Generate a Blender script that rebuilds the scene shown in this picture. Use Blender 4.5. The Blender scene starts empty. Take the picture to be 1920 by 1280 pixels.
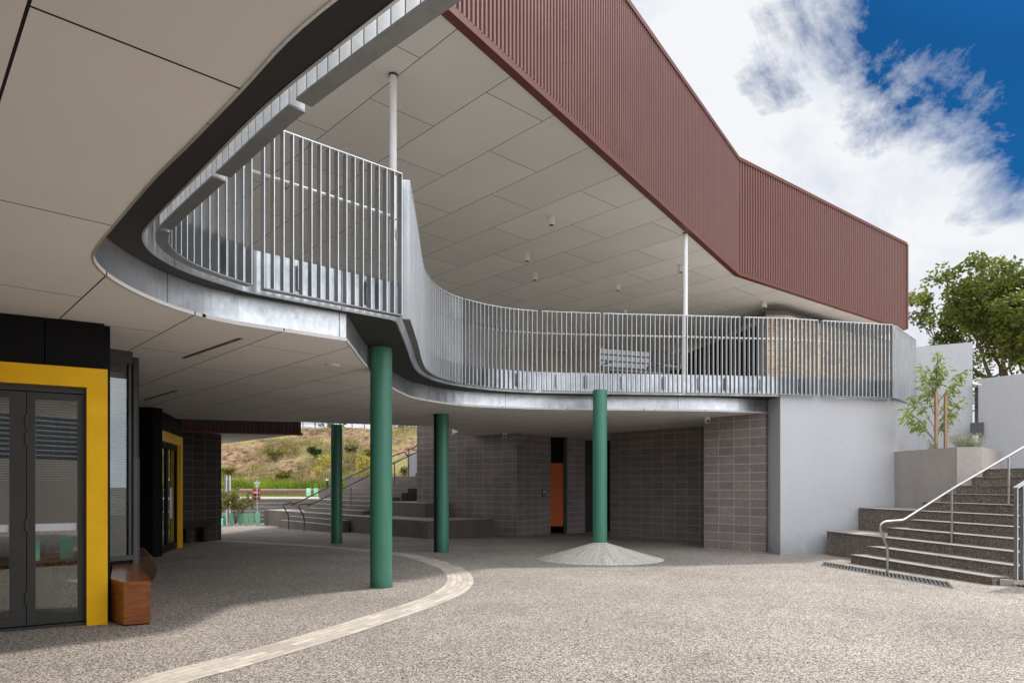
import bpy, math, random
from math import sin, cos, pi, radians, atan2, hypot, sqrt
from mathutils import Vector, noise as mnoise
random.seed(7)
S = bpy.context.scene
COL = S.collection
E = 1.5                                   # camera height
def zf(y):                                # courtyard falls gently away from the camera
    return -.0145*(min(max(y, -8.0), 30.0)-15.0)

# ------------------------------------------------------------------ mesh helper
class MB:
    def __init__(s): s.v=[]; s.f=[]; s.u=[]; s.sm=[]
    def face(s, pts, uv=None, sm=False):
        b=len(s.v); s.v += [tuple(p) for p in pts]; s.f.append(tuple(range(b,b+len(pts)))); s.u.append(uv); s.sm.append(sm)
    def mesh(s, vs, fs, sm=False):
        b=len(s.v); s.v += [tuple(p) for p in vs]
        for f in fs: s.f.append(tuple(i+b for i in f)); s.u.append(None); s.sm.append(sm)
    def prism(s, poly, z0, z1, caps=True):
        a=sum(poly[i][0]*poly[(i+1)%len(poly)][1]-poly[(i+1)%len(poly)][0]*poly[i][1] for i in range(len(poly)))
        if a<0: poly=poly[::-1]
        f0=z0 if callable(z0) else (lambda x,y:z0)
        f1=z1 if callable(z1) else (lambda x,y:z1)
        L=0; n=len(poly)
        for i in range(n):
            p,q=poly[i],poly[(i+1)%n]; d=hypot(q[0]-p[0],q[1]-p[1])
            a0,b0,a1,b1=f0(*p),f0(*q),f1(*p),f1(*q)
            s.face([(p[0],p[1],a0),(q[0],q[1],b0),(q[0],q[1],b1),(p[0],p[1],a1)],[(L,a0),(L+d,b0),(L+d,b1),(L,a1)])
            L+=d
        if caps:
            s.face([(p[0],p[1],f1(*p)) for p in poly],[(p[0],p[1]) for p in poly])
            s.face([(p[0],p[1],f0(*p)) for p in poly[::-1]],[(p[0],p[1]) for p in poly[::-1]])
    def bar(s, p, q, w, z0, z1, side=0):
        """box along a plan segment; side 0 centred, +1 grows to the left, -1 to the right"""
        dx,dy=q[0]-p[0],q[1]-p[1]; d=hypot(dx,dy); nx,ny=-dy/d,dx/d
        a,b=(-w/2,w/2) if side==0 else ((0,w) if side>0 else (-w,0))
        s.prism([(p[0]+nx*a,p[1]+ny*a),(q[0]+nx*a,q[1]+ny*a),(q[0]+nx*b,q[1]+ny*b),(p[0]+nx*b,p[1]+ny*b)],z0,z1)
    def box(s, c, size, rot=0):
        x,y,z=c; a,b,h=size[0]/2,size[1]/2,size[2]/2; cr,sr=cos(rot),sin(rot)
        s.prism([(x+i*cr-j*sr,y+i*sr+j*cr) for i,j in ((-a,-b),(a,-b),(a,b),(-a,b))],z-h,z+h)
    def tube(s, path, r, n=10, caps=True):
        P=[Vector(p) for p in path]; rs=r if isinstance(r,(list,tuple)) else [r]*len(P)
        vs=[]; prev=None
        for i,p in enumerate(P):
            t=(P[min(i+1,len(P)-1)]-P[max(i-1,0)]).normalized()
            if prev is None: a=t.orthogonal().normalized()
            else:
                a=prev-t*prev.dot(t)
                a=a.normalized() if a.length>1e-5 else t.orthogonal().normalized()
            prev=a; b=t.cross(a)
            for k in range(n):
                g=2*pi*k/n; vs.append(p+(a*cos(g)+b*sin(g))*rs[i])
        fs=[]
        for i in range(len(P)-1):
            for k in range(n):
                k2=(k+1)%n; fs.append((i*n+k,i*n+k2,(i+1)*n+k2,(i+1)*n+k))
        s.mesh(vs,fs,True)
        if caps:
            s.face(vs[:n][::-1]); s.face(vs[-n:])
    def cyl(s, x, y, r, z0, z1, n=32): s.tube([(x,y,z0),(x,y,z1)],r,n)
    def ribbon(s, path, z0, z1, th):
        """vertical plate along a plan path, th to the left of it"""
        q=offset(path,th); n=len(path); L=0
        for i in range(n-1):
            a,b,c,d=path[i],path[i+1],q[i+1],q[i]; dl=hypot(b[0]-a[0],b[1]-a[1])
            s.face([(a[0],a[1],z0),(b[0],b[1],z0),(b[0],b[1],z1),(a[0],a[1],z1)],[(L,z0),(L+dl,z0),(L+dl,z1),(L,z1)],True)
            s.face([(c[0],c[1],z0),(d[0],d[1],z0),(d[0],d[1],z1),(c[0],c[1],z1)],[(L+dl,z0),(L,z0),(L,z1),(L+dl,z1)],True)
            s.face([(a[0],a[1],z1),(b[0],b[1],z1),(c[0],c[1],z1),(d[0],d[1],z1)],[(L,z1),(L+dl,z1),(L+dl,z1+th),(L,z1+th)])
            s.face([(d[0],d[1],z0),(c[0],c[1],z0),(b[0],b[1],z0),(a[0],a[1],z0)],[(L,z0),(L+dl,z0),(L+dl,z0-th),(L,z0-th)])
            L+=dl
        for i in (0,n-1):
            a,d=path[i],q[i]; s.face([(a[0],a[1],z0),(d[0],d[1],z0),(d[0],d[1],z1),(a[0],a[1],z1)])
    def build(s, name, mat, parent=None, o=(0,0,0), bevel=0, mat2=None):
        me=bpy.data.meshes.new(name)
        me.from_pydata([(x-o[0],y-o[1],z-o[2]) for x,y,z in s.v],[],s.f)
        if any(u is not None for u in s.u):
            ul=me.uv_layers.new(name='UVMap'); k=0
            for u,f in zip(s.u,s.f):
                for j in range(len(f)):
                    ul.data[k].uv=(u[j] if u else (s.v[f[j]][0],s.v[f[j]][1])); k+=1
        me.polygons.foreach_set('use_smooth',s.sm)
        me.materials.append(mat)
        if mat2:                                   # narrow bar edges, highlight and shade put into their colour
            me.materials.append(mat2)
            ar=[p.area for p in me.polygons]; mxa=max(ar)
            for p in me.polygons: p.material_index=1 if p.area<mxa*.5 else 0
        me.update()
        ob=bpy.data.objects.new(name,me); COL.objects.link(ob)
        if parent is not None:
            ob.parent=parent
            w_=Vector((0,0,0)); q_=parent
            while q_ is not None: w_+=q_.location; q_=q_.parent
            ob.location=Vector(o)-w_
        else: ob.location=o
        if bevel:
            b=ob.modifiers.new('bevel','BEVEL'); b.width=bevel; b.segments=2; b.limit_method='ANGLE'
        return ob

def offset(path, d):
    out=[]; n=len(path)
    for i in range(n):
        ns=[]
        for a,b in ((i-1,i),(i,i+1)):
            if a<0 or b>=n: continue
            dx,dy=path[b][0]-path[a][0],path[b][1]-path[a][1]; l=hypot(dx,dy) or 1
            ns.append((-dy/l,dx/l))
        if len(ns)==2:
            mx,my=ns[0][0]+ns[1][0],ns[0][1]+ns[1][1]; l=hypot(mx,my) or 1; mx/=l; my/=l
            c=max(.45,mx*ns[0][0]+my*ns[0][1]); out.append((path[i][0]+mx*d/c,path[i][1]+my*d/c))
        else: out.append((path[i][0]+ns[0][0]*d,path[i][1]+ns[0][1]*d))
    return out
def smooth(pts, k=6):
    out=[]; n=len(pts)
    for i in range(n-1):
        p0,p1,p2,p3=pts[max(i-1,0)],pts[i],pts[i+1],pts[min(i+2,n-1)]
        for j in range(k):
            t=j/k
            out.append(tuple(.5*((2*p1[c])+(-p0[c]+p2[c])*t+(2*p0[c]-5*p1[c]+4*p2[c]-p3[c])*t*t+(-p0[c]+3*p1[c]-3*p2[c]+p3[c])*t**3) for c in range(len(p1))))
    out.append(tuple(pts[-1])); return out
def arc(path):
    L=[0]
    for a,b in zip(path,path[1:]): L.append(L[-1]+hypot(b[0]-a[0],b[1]-a[1]))
    return L
def at_s(path, L, s):
    s=min(max(s,0),L[-1])
    for i in range(len(L)-1):
        if s<=L[i+1]:
            t=(s-L[i])/max(1e-9,L[i+1]-L[i]); a,b=path[i],path[i+1]
            l=hypot(b[0]-a[0],b[1]-a[1]) or 1
            return (a[0]+(b[0]-a[0])*t,a[1]+(b[1]-a[1])*t),((b[0]-a[0])/l,(b[1]-a[1])/l)
def cut(path, L, s0, s1):
    pts=[at_s(path,L,s0)[0]]
    pts+=[path[i] for i in range(len(L)) if s0+.01<L[i]<s1-.01]
    return pts+[at_s(path,L,s1)[0]]

def tag(o, label=None, cat=None, group=None, kind=None):
    if label: o['label']=label
    if cat: o['category']=cat
    if group: o['group']=group
    if kind: o['kind']=kind
    return o
def thing(name, label, cat, loc=(0,0,0), group=None):
    o=bpy.data.objects.new(name,None); COL.objects.link(o); o.location=loc; o.empty_display_size=.2
    return tag(o,label,cat,group)
def structure(o): o['kind']='structure'; return o

# ------------------------------------------------------------------ materials
class NT:
    def __init__(s,name):
        s.m=bpy.data.materials.new(name); s.m.use_nodes=True; s.t=s.m.node_tree; s.n=s.t.nodes; s.l=s.t.links
        s.b=s.n['Principled BSDF']; s.out=s.n['Material Output']
    def node(s,t,**k):
        x=s.n.new(t)
        for a,v in k.items():
            if a in x.inputs: x.inputs[a].default_value=v
            else: setattr(x,a,v)
        return x
    def link(s,a,b): s.l.new(a,b)
    def pos(s): return s.node('ShaderNodeNewGeometry').outputs['Position']
    def mapped(s, vec, scale):
        m=s.node('ShaderNodeVectorMath',operation='MULTIPLY'); s.link(vec,m.inputs[0]); m.inputs[1].default_value=scale; return m.outputs[0]
    def noise(s, vec, scale, detail=4, rough=.55, out='Fac'):
        x=s.node('ShaderNodeTexNoise'); x.inputs['Scale'].default_value=scale; x.inputs['Detail'].default_value=detail; x.inputs['Roughness'].default_value=rough
        s.link(vec,x.inputs['Vector']); return x.outputs[out]
    def ramp(s, fac, stops, interp='LINEAR'):
        r=s.node('ShaderNodeValToRGB'); r.color_ramp.interpolation=interp; e=r.color_ramp.elements
        while len(e)<len(stops): e.new(.5)
        for q,(p,c) in zip(e,stops): q.position=p; q.color=(c[0],c[1],c[2],1) if not isinstance(c,(int,float)) else (c,c,c,1)
        s.link(fac,r.inputs[0]); return r.outputs[0]
    def mix(s, fac, a, b, mode='MIX'):
        x=s.node('ShaderNodeMix',data_type='RGBA',blend_type=mode)
        for sock,v in ((x.inputs[0],fac),(x.inputs[6],a),(x.inputs[7],b)):
            if hasattr(v,'links'): s.link(v,sock)
            elif isinstance(v,(int,float)): sock.default_value=v
            else: sock.default_value=(v[0],v[1],v[2],1)
        return x.outputs[2]
    def bump(s, h, strength, dist=.01):
        b=s.node('ShaderNodeBump'); b.inputs['Strength'].default_value=strength; b.inputs['Distance'].default_value=dist
        s.link(h,b.inputs['Height']); s.link(b.outputs[0],s.b.inputs['Normal'])
    def set(s, color=None, rough=None, metal=None, spec=None):
        for k,v in (('Base Color',color),('Roughness',rough),('Metallic',metal),('Specular IOR Level',spec)):
            if v is None: continue
            i=s.b.inputs[k]
            if hasattr(v,'links'): s.link(v,i)
            elif isinstance(v,(int,float)): i.default_value=v
            else: i.default_value=(v[0],v[1],v[2],1)
        return s.m
def mottled(name, c, var=.15, scale=3, rough=.6, metal=0, spec=.4, fine=60, bump=.08, streak=False):
    t=NT(name); p=t.pos()
    n1=t.noise(t.mapped(p,(1,1,.25)) if streak else p,scale,5,.6); n2=t.noise(p,fine,3)
    lo=[x*(1-var) for x in c]; hi=[min(1,x*(1+var)) for x in c]
    a=t.ramp(n1,[(.3,lo),(.7,hi)])
    b=t.mix(.25,a,t.ramp(n2,[(.3,[x*.7 for x in c]),(.7,[min(1,x*1.25) for x in c])]))
    if bump: t.bump(n2,bump,.004)
    rr=t.ramp(n1,[(.3,rough-.06),(.7,rough+.08)])
    return t.set(b,rr,metal,spec)

M={}
M['black']=mottled('black_sheet',(.007,.007,.008),.25,2,.6,spec=.15)
M['under']=mottled('dark_underside',(.022,.021,.021),.3,1.5,.6)
M['graymetal']=mottled('charcoal_powdercoat',(.05,.049,.047),.08,3,.42)
M['pipe']=mottled('grey_pipe_paint',(.075,.075,.075),.1,3,.4)
M['white']=mottled('white_paint',(.78,.78,.78),.04,4,.4)
M['whiteplastic']=mottled('white_plastic',(.7,.7,.69),.03,4,.4)
M['render']=mottled('grey_render',(.475,.48,.498),.045,.7,.85,spec=.2,fine=30,bump=.12,streak=True)
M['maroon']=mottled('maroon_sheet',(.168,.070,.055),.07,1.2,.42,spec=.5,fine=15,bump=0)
M['maroontrim']=mottled('maroon_trim',(.13,.035,.022),.08,1.5,.4,bump=0)
M['yellow']=mottled('yellow_paint',(.92,.50,.0),.015,1,.35,fine=4,bump=0)
M['orange']=mottled('orange_laminate',(.62,.12,.018),.04,3,.45,bump=0)
M['cream']=mottled('cream_wall',(.50,.45,.38),.1,1,.8)
M['stainless']=mottled('stainless',(.46,.45,.435),.06,8,.32,metal=1,bump=0)
M['darksteel']=mottled('dark_steel',(.16,.15,.15),.1,8,.35,metal=.8,bump=0)
M['aluminium']=mottled('aluminium',(.20,.205,.21),.1,8,.4,metal=.7,bump=0)
M['stake']=mottled('stake_timber',(.33,.205,.115),.2,14,.7,streak=True)
M['guard']=None
M['bark']=mottled('bark',(.12,.09,.065),.35,14,.9,bump=.5,streak=True)
M['redsign']=mottled('red_sign',(.6,.05,.05),.05,5,.5,bump=0)
M['bollard']=mottled('bollard_paint',(.03,.035,.05),.1,5,.4)
M['path']=mottled('pale_path',(.50,.46,.40),.1,2,.85)
M['pebble_edge']=mottled('nosing',(.30,.28,.26),.15,20,.8)

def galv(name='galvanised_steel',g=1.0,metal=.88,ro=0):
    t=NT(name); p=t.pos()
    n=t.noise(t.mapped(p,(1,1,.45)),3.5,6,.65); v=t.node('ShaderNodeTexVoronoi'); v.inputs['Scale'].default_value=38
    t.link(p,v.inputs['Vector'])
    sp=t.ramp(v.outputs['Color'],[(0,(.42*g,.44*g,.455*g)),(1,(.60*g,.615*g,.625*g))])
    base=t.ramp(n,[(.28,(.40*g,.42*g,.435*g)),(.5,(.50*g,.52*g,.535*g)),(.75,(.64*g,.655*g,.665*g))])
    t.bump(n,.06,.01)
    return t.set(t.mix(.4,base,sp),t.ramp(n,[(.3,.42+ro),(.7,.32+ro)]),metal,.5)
M['galv']=galv(); M['galvshade']=galv('galvanised_bar_painted_shade',.52,.7,.05); M['galvlit2']=galv('galvanised_bar_sunlit_soft',1.05,.4,.1); M['galvlit']=galv('galvanised_bar_sunlit',1.35,.25,.1); M['galvhighlight']=galv('galvanised_bar_painted_highlight',1.35,.35,.1)  # bar copies with sun, shade and edge highlight painted into the colour
def galv_fascia():
    t=NT('galvanised_fascia'); p=t.pos()
    n=t.noise(t.mapped(p,(1,1,1.6)),1.1,7,.6); n2=t.noise(t.mapped(p,(1,1,.5)),16,6,.7)
    base=t.ramp(n,[(.3,(.36,.38,.41)),(.48,(.55,.58,.60)),(.62,(.70,.72,.74)),(.75,(.74,.755,.77))])
    c=t.mix(.22,base,t.ramp(n2,[(.35,(.25,.27,.3)),(.65,(.7,.72,.73))]))
    uvn=t.node('ShaderNodeTexCoord').outputs['UV']; sx_=t.node('ShaderNodeSeparateXYZ'); t.link(uvn,sx_.inputs[0])
    md=t.node('ShaderNodeMath',operation='PINGPONG'); md.inputs[1].default_value=.95; t.link(sx_.outputs[0],md.inputs[0])
    c=t.mix(1.0,c,t.ramp(md.outputs[0],[(0,.25),(.004,.3),(.008,1.0)]),'MULTIPLY')
    t.bump(n,.12,.02)
    return t.set(c,t.ramp(n2,[(.3,.42),(.7,.30)]),.8,.5)
M['fascia']=galv_fascia()
def green():
    t=NT('green_column_paint'); p=t.pos()
    n=t.noise(t.mapped(p,(1,1,.2)),5,5); n2=t.noise(p,50,3)
    c=t.mix(.3,t.ramp(n,[(.3,(.046,.185,.122)),(.7,(.060,.22,.150))]),t.ramp(n2,[(.4,(.035,.155,.10)),(.8,(.075,.25,.17))]))
    t.bump(n2,.04,.003)
    return t.set(c,t.ramp(n,[(.3,.36),(.7,.46)]),0,.5)
M['green']=green()
def soffit(name, w, row, oq, op, c=(.85,.82,.79)):
    t=NT(name); p=t.pos()
    q=t.node('ShaderNodeVectorMath',operation='DOT_PRODUCT'); t.link(p,q.inputs[0]); q.inputs[1].default_value=(-.6795,.7338,0)
    r=t.node('ShaderNodeVectorMath',operation='DOT_PRODUCT'); t.link(p,r.inputs[0]); r.inputs[1].default_value=(.7338,.6795,0)
    a=t.node('ShaderNodeMath',operation='ADD'); t.link(q.outputs['Value'],a.inputs[0]); a.inputs[1].default_value=oq
    b=t.node('ShaderNodeMath',operation='ADD'); t.link(r.outputs['Value'],b.inputs[0]); b.inputs[1].default_value=op
    x=t.node('ShaderNodeCombineXYZ'); t.link(a.outputs[0],x.inputs[0]); t.link(b.outputs[0],x.inputs[1])
    k=t.node('ShaderNodeTexBrick'); k.offset=.5; k.offset_frequency=2; k.squash=1
    t.link(x.outputs[0],k.inputs['Vector'])
    k.inputs['Scale'].default_value=1; k.inputs['Mortar Size'].default_value=.006; k.inputs['Mortar Smooth'].default_value=0
    k.inputs['Brick Width'].default_value=w; k.inputs['Row Height'].default_value=row; k.inputs['Bias'].default_value=0
    k.inputs['Color1'].default_value=(c[0]*1.03,c[1]*1.03,c[2]*1.03,1); k.inputs['Color2'].default_value=(c[0]*.95,c[1]*.95,c[2]*.955,1); k.inputs['Mortar'].default_value=(.012,.011,.01,1)
    n=t.noise(p,.8,4); n2=t.noise(p,140,2)
    cc=t.mix(.12,k.outputs['Color'],t.ramp(n,[(.3,(.3,.28,.25)),(.7,(.8,.78,.74))]),'MULTIPLY')
    t.bump(n2,.06,.002)
    return t.set(cc,.75,0,.25)
M['soffit_low']=soffit('fibre_cement_soffit',2.03,.92,-.79+2.03*6,-.37+.92*41)
M['soffit_up']=soffit('upper_soffit_sheet',2.65,1.2,-7.76+2.65*6,-.66+1.2*20,(.78,.77,.76))
def agg(name, cols, scale, rough=.85, big=.12, bump=.6):
    t=NT(name); p=t.pos()
    v=t.node('ShaderNodeTexVoronoi'); v.inputs['Scale'].default_value=scale; t.link(p,v.inputs['Vector'])
    sep=t.node('ShaderNodeSeparateColor'); t.link(v.outputs['Color'],sep.inputs[0])
    st=t.ramp(sep.outputs[0],[(i/len(cols),c) for i,c in enumerate(cols)],'CONSTANT')
    edge=t.ramp(v.outputs['Distance'],[(.4,1.0),(.8,.35)])
    c=t.mix(.45,st,edge,'MULTIPLY')
    n=t.noise(p,.55,6,.6)
    c=t.mix(1.0,c,t.ramp(n,[(.3,1-big*1.6),(.7,1.0)]),'MULTIPLY')
    n3=t.noise(p,4.5,4,.6)
    c=t.mix(.5,c,t.ramp(n3,[(.3,.82),(.7,1.05)]),'MULTIPLY')
    h=t.ramp(v.outputs['Distance'],[(0,1.0),(.8,0.0)])
    t.bump(h,bump,.006)
    return t.set(c,rough,0,.3)
M['ground']=agg('exposed_aggregate_paving',[(.13,.11,.095),(.365,.31,.262),(.57,.515,.45),(.22,.19,.167),(.74,.685,.61),(.44,.385,.33),(.09,.09,.095),(.51,.45,.39)],100,.85,.17,.2)
def grime(m, ztop, dark):
    nt_=m.node_tree; b_=nt_.nodes['Principled BSDF']; src=b_.inputs['Base Color'].links[0].from_socket
    g_=nt_.nodes.new('ShaderNodeNewGeometry'); sp_=nt_.nodes.new('ShaderNodeSeparateXYZ'); nt_.links.new(g_.outputs['Position'],sp_.inputs[0])
    no=nt_.nodes.new('ShaderNodeTexNoise'); no.inputs['Scale'].default_value=3.5; no.inputs['Detail'].default_value=6; nt_.links.new(g_.outputs['Position'],no.inputs['Vector'])
    ma=nt_.nodes.new('ShaderNodeMath'); ma.operation='MULTIPLY_ADD'; nt_.links.new(no.outputs['Fac'],ma.inputs[0]); ma.inputs[1].default_value=-ztop*1.6; nt_.links.new(sp_.outputs[2],ma.inputs[2])
    mp=nt_.nodes.new('ShaderNodeMapRange'); mp.inputs[1].default_value=-ztop*.8; mp.inputs[2].default_value=ztop*.35; mp.inputs[3].default_value=dark; mp.inputs[4].default_value=1; nt_.links.new(ma.outputs[0],mp.inputs[0])
    vm=nt_.nodes.new('ShaderNodeVectorMath'); vm.operation='SCALE'; nt_.links.new(src,vm.inputs[0]); nt_.links.new(mp.outputs[0],vm.inputs['Scale']); nt_.links.new(vm.outputs[0],b_.inputs['Base Color'])
grime(M['render'],.45,.72); grime(M['green'],.22,.70)
M['stepagg']=agg('dark_exposed_aggregate',[(.13,.11,.095),(.28,.235,.195),(.095,.082,.072),(.50,.43,.36),(.20,.17,.145),(.25,.21,.175)],95,.8,.2)
M['midagg']=agg('grey_exposed_aggregate',[(.14,.13,.12),(.28,.26,.23),(.10,.10,.10),(.38,.35,.31),(.2,.18,.16)],60,.8,.15)
def concrete(name,c,var=.12,forms=True):
    t=NT(name); p=t.pos()
    n=t.noise(t.mapped(p,(1,1,.5)),1.6,7,.62); n2=t.noise(p,28,5,.6)
    a=t.ramp(n,[(.3,[x*(1-var*1.6) for x in c]),(.7,[x*(1+var) for x in c])])
    b=t.mix(.35,a,t.ramp(n2,[(.3,[x*.7 for x in c]),(.7,[x*1.25 for x in c])]))
    v=t.node('ShaderNodeTexVoronoi'); v.inputs['Scale'].default_value=9; t.link(p,v.inputs['Vector'])
    pit=t.ramp(v.outputs['Distance'],[(.05,.35),(.085,1.0)])
    b=t.mix(.8,b,pit,'MULTIPLY'); t.bump(n2,.2,.004)
    return t.set(b,.82,0,.3)
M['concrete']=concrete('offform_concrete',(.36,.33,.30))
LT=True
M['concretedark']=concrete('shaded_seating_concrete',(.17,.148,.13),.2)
def paint_lit_top(m, c):  # paints lit treads: faces turned upward get a paler colour
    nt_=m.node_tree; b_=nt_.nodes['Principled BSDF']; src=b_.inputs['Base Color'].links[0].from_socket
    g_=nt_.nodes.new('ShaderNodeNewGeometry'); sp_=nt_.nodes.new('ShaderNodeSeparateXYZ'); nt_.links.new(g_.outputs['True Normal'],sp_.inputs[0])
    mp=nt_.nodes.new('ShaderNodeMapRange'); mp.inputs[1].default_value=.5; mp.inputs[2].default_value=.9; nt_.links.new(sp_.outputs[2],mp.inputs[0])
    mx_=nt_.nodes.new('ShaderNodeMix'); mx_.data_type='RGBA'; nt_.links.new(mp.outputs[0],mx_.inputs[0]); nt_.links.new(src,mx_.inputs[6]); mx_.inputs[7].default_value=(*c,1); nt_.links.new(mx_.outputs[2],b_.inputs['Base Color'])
paint_lit_top(M['concretedark'],(.42,.39,.355)); paint_lit_top(M['stepagg'],(.36,.33,.295))
def blocks(name, c1, c2, mort, w=.4, h=.2, ms=.008, off=0.0, spk=True):
    t=NT(name); uv=t.node('ShaderNodeTexCoord').outputs['UV']; p=t.pos()
    k=t.node('ShaderNodeTexBrick'); k.offset=off; t.link(uv,k.inputs['Vector']); k.inputs['Scale'].default_value=1
    k.inputs['Brick Width'].default_value=w; k.inputs['Row Height'].default_value=h; k.inputs['Mortar Size'].default_value=ms; k.inputs['Mortar Smooth'].default_value=.1
    k.inputs['Bias'].default_value=0
    k.inputs['Color1'].default_value=(*c1,1); k.inputs['Color2'].default_value=(*c2,1); k.inputs['Mortar'].default_value=(*mort,1)
    c=k.outputs['Color']
    v=t.node('ShaderNodeTexVoronoi'); v.inputs['Scale'].default_value=70; t.link(p,v.inputs['Vector'])
    sep=t.node('ShaderNodeSeparateColor'); t.link(v.outputs['Color'],sep.inputs[0])
    s_=t.ramp(sep.outputs[0],[(0,.8),(.45,.95),(.75,1.05),(.95,1.6)],'CONSTANT')
    if spk: c=t.mix(.8,c,s_,'MULTIPLY')
    n=t.noise(p,1.2,5); c=t.mix(.6,c,t.ramp(n,[(.3,.75),(.7,1.1)]),'MULTIPLY')
    inv=t.node('ShaderNodeMath',operation='SUBTRACT'); inv.inputs[0].default_value=1; t.link(k.outputs['Fac'],inv.inputs[1])
    t.bump(inv.outputs[0],.5,.006)
    return t.set(c,.8,0,.3)
M['block']=blocks('polished_block',(.285,.245,.225),(.218,.194,.18),(.47,.43,.395))
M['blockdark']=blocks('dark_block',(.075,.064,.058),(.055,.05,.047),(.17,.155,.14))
M['brick']=blocks('tan_brick',(.56,.42,.27),(.30,.21,.125),(.52,.46,.37),.30,.10,.010,.5)
M['timberwall']=blocks('sleeper_wall',(.30,.20,.11),(.22,.15,.09),(.06,.04,.02),2.4,.16,.012,.5,False)
def wood(name,c,scale=1,dark=.55,rough=.3,axis=(1,1,9)):
    t=NT(name); tc=t.node('ShaderNodeTexCoord').outputs['Object']
    w=t.noise(t.mapped(tc,axis),3*scale,6,.65); w2=t.noise(t.mapped(tc,tuple(a*3 for a in axis)),9*scale,3)
    a=t.ramp(w,[(.3,[x*dark for x in c]),(.55,c),(.75,[x*1.35 for x in c])])
    b=t.mix(.3,a,t.ramp(w2,[(.3,[x*.5 for x in c]),(.7,[x*1.3 for x in c])]))
    t.bump(w2,.08,.003)
    return t.set(b,rough,0,.5)
M['jarrah']=wood('oiled_hardwood',(.30,.098,.032),1,.45,.25,(2.2,2.2,9))
M['log']=wood('rough_log',(.085,.036,.018),1.3,.35,.65,(1,3,3))
M['darktimber']=wood('dark_bench_timber',(.035,.02,.014),1,.6,.5)
def paving_band():
    t=NT('stone_band'); uv=t.node('ShaderNodeTexCoord').outputs['UV']; p=t.pos()
    k=t.node('ShaderNodeTexBrick'); k.offset=.37; k.offset_frequency=2; t.link(uv,k.inputs['Vector']); k.inputs['Scale'].default_value=1
    k.inputs['Brick Width'].default_value=.30; k.inputs['Row Height'].default_value=.083; k.inputs['Mortar Size'].default_value=.004; k.inputs['Mortar Smooth'].default_value=.3
    k.inputs['Color1'].default_value=(.66,.60,.51,1); k.inputs['Color2'].default_value=(.44,.40,.35,1); k.inputs['Mortar'].default_value=(.30,.265,.22,1)
    n=t.noise(p,16,6,.65); c=t.mix(.6,k.outputs['Color'],t.ramp(n,[(.3,.72),(.7,1.15)]),'MULTIPLY')
    inv=t.node('ShaderNodeMath',operation='SUBTRACT'); inv.inputs[0].default_value=1; t.link(k.outputs['Fac'],inv.inputs[1])
    t.bump(inv.outputs[0],.5,.006)
    return t.set(c,.8,0,.3)
M['band']=paving_band()
def mulch():
    t=NT('bark_mulch'); p=t.pos(); v=t.node('ShaderNodeTexVoronoi'); v.inputs['Scale'].default_value=30; t.link(t.mapped(p,(1,2.2,1)),v.inputs['Vector'])
    sep=t.node('ShaderNodeSeparateColor'); t.link(v.outputs['Color'],sep.inputs[0])
    c=t.ramp(sep.outputs[0],[(0,(.08,.035,.02)),(.5,(.20,.10,.05)),(.8,(.30,.17,.10))]); t.bump(v.outputs['Distance'],1,.03)
    return t.set(c,.9)
M['mulch']=mulch()
def hill():
    t=NT('dry_hill_soil'); p=t.pos()
    n=t.noise(p,.32,8,.7); n2=t.noise(p,2.6,8,.72); n3=t.noise(p,11,5,.7)
    soil=t.ramp(n2,[(.36,(.085,.05,.033)),(.5,(.245,.15,.098)),(.64,(.44,.30,.20))])
    gr=t.ramp(n3,[(.35,(.14,.14,.04)),(.5,(.30,.27,.10)),(.68,(.42,.36,.17))])
    m=t.ramp(n,[(.50,0.0),(.60,.9)]); m2=t.ramp(n2,[(.50,0.0),(.62,.6)])
    mm=t.mix(1.0,m,m2,'LIGHTEN')
    t.bump(n2,.9,.25)
    return t.set(t.mix(mm,soil,gr),.95,0,.1)
M['hill']=hill()
M['grassbright']=mottled('lush_grass',(.14,.20,.02),.4,2.5,.9,fine=25,bump=.5)
def leaf(name, dark, mid, light, scale=1.2, transl=.35):
    t=NT(name); p=t.pos(); n=t.noise(p,scale,3); n2=t.noise(p,scale*9,2)
    c=t.mix(.45,t.ramp(n,[(.35,dark),(.5,mid),(.68,light)]),t.ramp(n2,[(.35,dark),(.65,light)]))
    t.set(c,.55,0,.35)
    tr=t.node('ShaderNodeBsdfTranslucent'); t.link(c,tr.inputs['Color']); mx=t.node('ShaderNodeMixShader'); mx.inputs[0].default_value=transl
    t.link(t.b.outputs[0],mx.inputs[1]); t.link(tr.outputs[0],mx.inputs[2]); t.link(mx.outputs[0],t.out.inputs['Surface'])
    return t.m
M['leaf_tree']=leaf('broad_leaf',(.045,.075,.01),(.12,.165,.022),(.27,.30,.05),.6)
M['leaf_sap']=leaf('willow_leaf',(.10,.15,.03),(.22,.31,.06),(.42,.50,.13),3)
M['leaf_shrub']=leaf('shrub_leaf',(.06,.07,.015),(.17,.17,.03),(.34,.30,.06),3)
M['leaf_dark']=leaf('dark_bush_leaf',(.02,.035,.008),(.05,.08,.02),(.10,.14,.04),1)
M['leaf_yellow']=leaf('yellow_leaf',(.2,.2,.02),(.5,.45,.04),(.7,.6,.08),3)
M['tuft']=leaf('hill_grass_tuft',(.12,.11,.035),(.27,.24,.08),(.42,.37,.15),.45)
M['tuft_green']=leaf('green_tuft',(.12,.17,.02),(.25,.34,.035),(.42,.50,.06),.8)
M['greyplant']=leaf('grey_herb',(.10,.12,.07),(.22,.25,.15),(.40,.42,.26),6)
M['guard']=leaf('green_guard_plastic',(.42,.86,.66),(.55,.93,.78),(.66,.96,.86),5,.35)
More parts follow.
